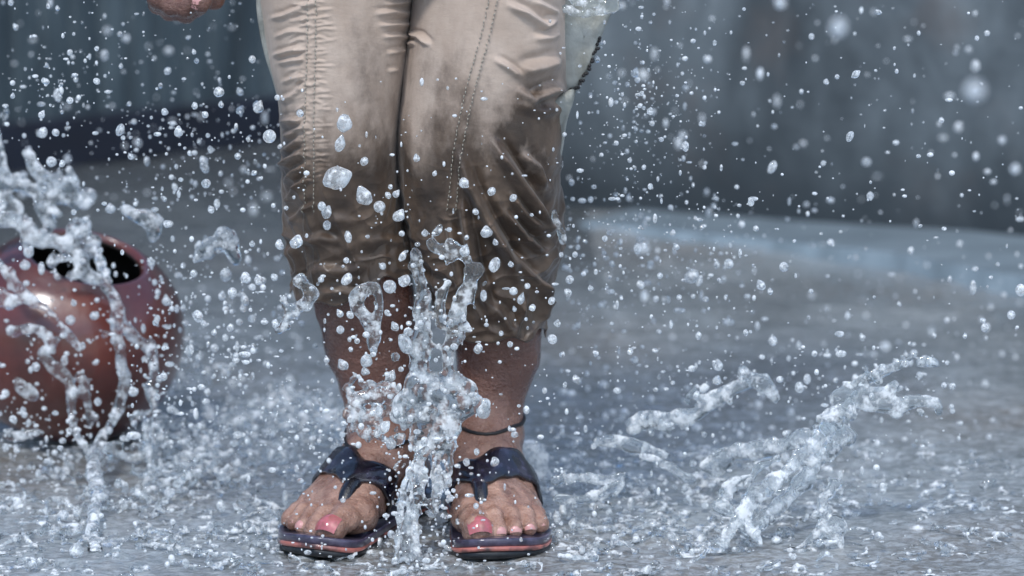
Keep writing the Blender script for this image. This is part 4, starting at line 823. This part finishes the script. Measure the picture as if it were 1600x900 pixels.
def build_drops():
    n = 0
    spots = [tuple(map(float, t.split())) for t in DROPS.replace('\n', '').split(';') if t.strip()]
    spots += [(1310, 43, 20, 1, -1.1), (1524, 141, 24, 1, -1.25), (1220, 3, 15, 1, -.8), (1566, 219, 9, 1, -.7), (1586, 264, 12, 1, -.8), (168, 48, 8, 1, -.8), (1384, 541, 11, 1, -.8)]
    for sp in spots:
        x, y, r = sp[:3]; st = sp[3] if len(sp) > 3 else 1
        if len(sp) > 4: Y = sp[4]
        elif 415 < x < 885 and y < 760: Y = DR.uniform(-.16, -.125) if y < 560 else DR.uniform(-.15, -.11)
        elif x < 300 and 380 < y < 700: Y = DR.uniform(.10, .2)
        elif y > 700: Y = gnd(x, y + 14)[1]
        elif y > 560: Y = DR.uniform(-.10, .03)
        else: Y = DR.uniform(-.15, .16)
        p = at(x, y, Y); rm = r * mpp(p) * (.92 if Y > -.5 else .62)
        if p[2] < rm: p[2] = rm * .9
        o = obj('water_drop', _VAR[DR.randrange(12)] if (x, y) != (526, 278) else _VAR[4], None, p, (DR.uniform(-.5, .5), DR.uniform(-.6, .6), DR.uniform(0, 6.3)))
        o.scale = (rm, rm, rm * st) if st >= 1 else (rm, rm, rm * st); 
        if (x, y) == (526, 278): o.rotation_euler = (0, .7, 0)
        if (x, y) in BIG: tag(o, BIG[(x, y)], 'water drop', 'drops flying off the splashes'); continue
        if Y < -.5: lab, gr = 'blurred small water drop hanging close to the camera', 'blurred drops near the camera'
        elif 430 < x < 885 and y < 470: lab, gr = 'clear water drop in mid-air before the khaki trousers', 'drops before the trousers'
        elif 480 < x < 860 and y < 760: lab, gr = 'water drop flying before the bare shins and ankles', 'drops before the shins'
        elif x < 300 and y > 380 and y < 700: lab, gr = 'water drop flying before or just beside the clay pot', 'drops around the clay pot'
        elif x < 430 and y < 230: lab, gr = 'small bright water drop before the ribbed dark wall', 'drops before the ribbed wall'
        elif x < 480 and y < 560: lab, gr = 'water drop over the ground between ribbed wall, pot and left leg', 'drops left of the legs'
        elif y < 335: lab, gr = 'small bright water drop before the stained concrete wall', 'drops before the concrete wall'
        elif y < 700: lab, gr = 'water drop over the wet ground right of the person', 'drops right of the legs'
        elif x < 500: lab, gr = 'water drop skipping low over the ground left of the feet', 'low drops left of the feet'
        else: lab, gr = 'water drop skipping low over the ground right of the feet', 'low drops right of the feet'
        tag(o, lab, 'water drop', gr); n += 1
    print('drops', len(spots))
build_drops()
def build_spray():
    import bmesh
    bm = bmesh.new(); bmesh.ops.create_icosphere(bm, subdivisions=2, radius=1); bm.verts.ensure_lookup_table()
    U = np.array([v.co[:] for v in bm.verts]); T = np.array([[v.index for v in f.verts] for f in bm.faces]); bm.free()
    rs = np.random.RandomState(9); P, S = [], []
    def zone(x0, x1, y0, y1, n, r0, r1, Y0, Y1, gauss=False, low=False):
        for _ in range(n):
            if gauss: x, y = rs.normal((x0 + x1) / 2, (x1 - x0) / 3.6), rs.normal((y0 + y1) / 2, (y1 - y0) / 3.6)
            else: x, y = rs.uniform(x0, x1), rs.uniform(y0, y1)
            if low: g_ = gnd(x, y); p = g_ + np.array([0, 0, rs.exponential(.007)])
            else: p = at(x, y, rs.uniform(Y0, Y1))
            if p[2] < .001: p[2] = .001
            if -.245 < p[0] < .065 and p[1] > -.105 and p[1] < .12 and p[2] > .1: p[1] -= .2
            r = (r0 + (r1 * 1.25 - r0) * rs.rand()**3.4) * mpp(p); P.append(p); q = rs.uniform(.6, 1.35, 3); q[rs.randint(3)] *= 1 + 1.1 * rs.rand()**3; S.append(r * q)
    zone(0, 430, 0, 230, 230, 1.0, 3.2, -.3, .5); zone(30, 170, 60, 200, 110, 1, 3.4, -.1, .2, True); zone(180, 440, 160, 330, 200, 1, 3.4, -.1, .3)
    zone(0, 440, 230, 420, 190, 1, 3.4, -.2, .4); zone(230, 480, 380, 560, 300, 1.2, 4.2, -.1, .2); zone(200, 560, 540, 700, 400, 1.2, 4.6, -.1, .15)
    zone(0, 300, 400, 740, 250, 1.4, 4.8, .12, .21); zone(0, 170, 640, 760, 110, 1.6, 4.6, .1, .2)
    zone(890, 1120, 0, 340, 520, .8, 2.9, -.2, .2, True); zone(880, 1180, 300, 520, 420, 1, 3.8, -.2, .4); zone(1100, 1600, 300, 560, 200, 1, 4.0, -.2, .8); zone(1100, 1600, 0, 330, 150, .9, 3.2, -.4, .3); zone(880, 1600, 0, 420, 70, 2, 6, .5, 1.2); zone(0, 430, 0, 330, 60, 2, 6, .5, 1.4); zone(880, 1600, 0, 500, 30, 2, 5, -.9, -.5)
    zone(430, 880, 120, 460, 150, 1, 3, -.17, -.13); zone(480, 860, 430, 720, 200, 1.2, 4.4, -.17, -.12); zone(590, 770, 380, 700, 110, 1.5, 4.8, -.17, -.13, True); zone(600, 720, 680, 890, 200, 1.5, 4.5, -.2, -.13)
    zone(860, 1500, 540, 760, 520, 1, 4.2, -.1, .2); zone(0, 1600, 690, 900, 200, 1.2, 4.6, 0, 0, False, True); zone(100, 900, 640, 900, 260, 1.4, 5.2, 0, 0, False, True); zone(860, 1250, 600, 880, 330, 1.4, 5.4, 0, 0, False, True)
    zone(0, 1600, 430, 700, 260, 1, 3.6, 0, 0, False, True); zone(440, 900, 730, 860, 110, 1.4, 3.6, -.22, -.19)
    P = np.array(P); S = np.array(S); n = len(P)
    V = (P[:, None, :] + U[None] * S[:, None, :]).reshape(-1, 3); V[:, 2] = np.maximum(V[:, 2], .0)
    F = (T[None] + (np.arange(n) * len(U))[:, None, None]).reshape(-1, 3)
    o = obj('water_spray', to_mesh('water_spray', V, F, M['spray'])); tag(o, 'fine spray of countless tiny water droplets all round the legs and pot', 'spray', None, 'stuff'); print('spray', n)
build_spray()
# low churned water kicked up by the rain all over the ground
def ground_lace():
    rr = random.Random(31); S = []
    G = Grid(np.arange(-.62, .62, .0026), np.arange(-.30, .34, .0026), np.arange(-.004, .024, .0022))
    for i in range(1250):
        x, y = rr.uniform(-30, 1630), rr.uniform(650, 905)
        if i % 2: x, y = rr.gauss(rr.choice([150, 420, 650, 1000, 1150]), 120), rr.gauss(790, 60)
        c = gnd(x, y); R0 = rr.uniform(.003, .014); a0 = rr.uniform(0, 6.3); sp = rr.uniform(1.2, 6); hz_ = rr.uniform(0, .010) if rr.random() < .45 else 0; r = rr.uniform(.0010, .0024)
        pts = [c + np.array([R0 * 1.5 * math.cos(a0 + sp * t / 5), R0 * 1.5 * math.sin(a0 + sp * t / 5), hz_ * math.sin(math.pi * t / 5)]) for t in range(6)]
        G.chain(pts, [r * rr.uniform(.6, 1.2) for _ in pts], .002)
    G.roughen(((150, .0010, 1), (400, .0006, 2)), .006); V, F = G.mesh(); V[:, 2] = np.maximum(V[:, 2], -.002)
    o = obj('churned_water', to_mesh('churned_water', V, F, M['splash'])); tag(o, 'low churned loops of rain water covering the ground', 'water', None, 'stuff')
ground_lace()
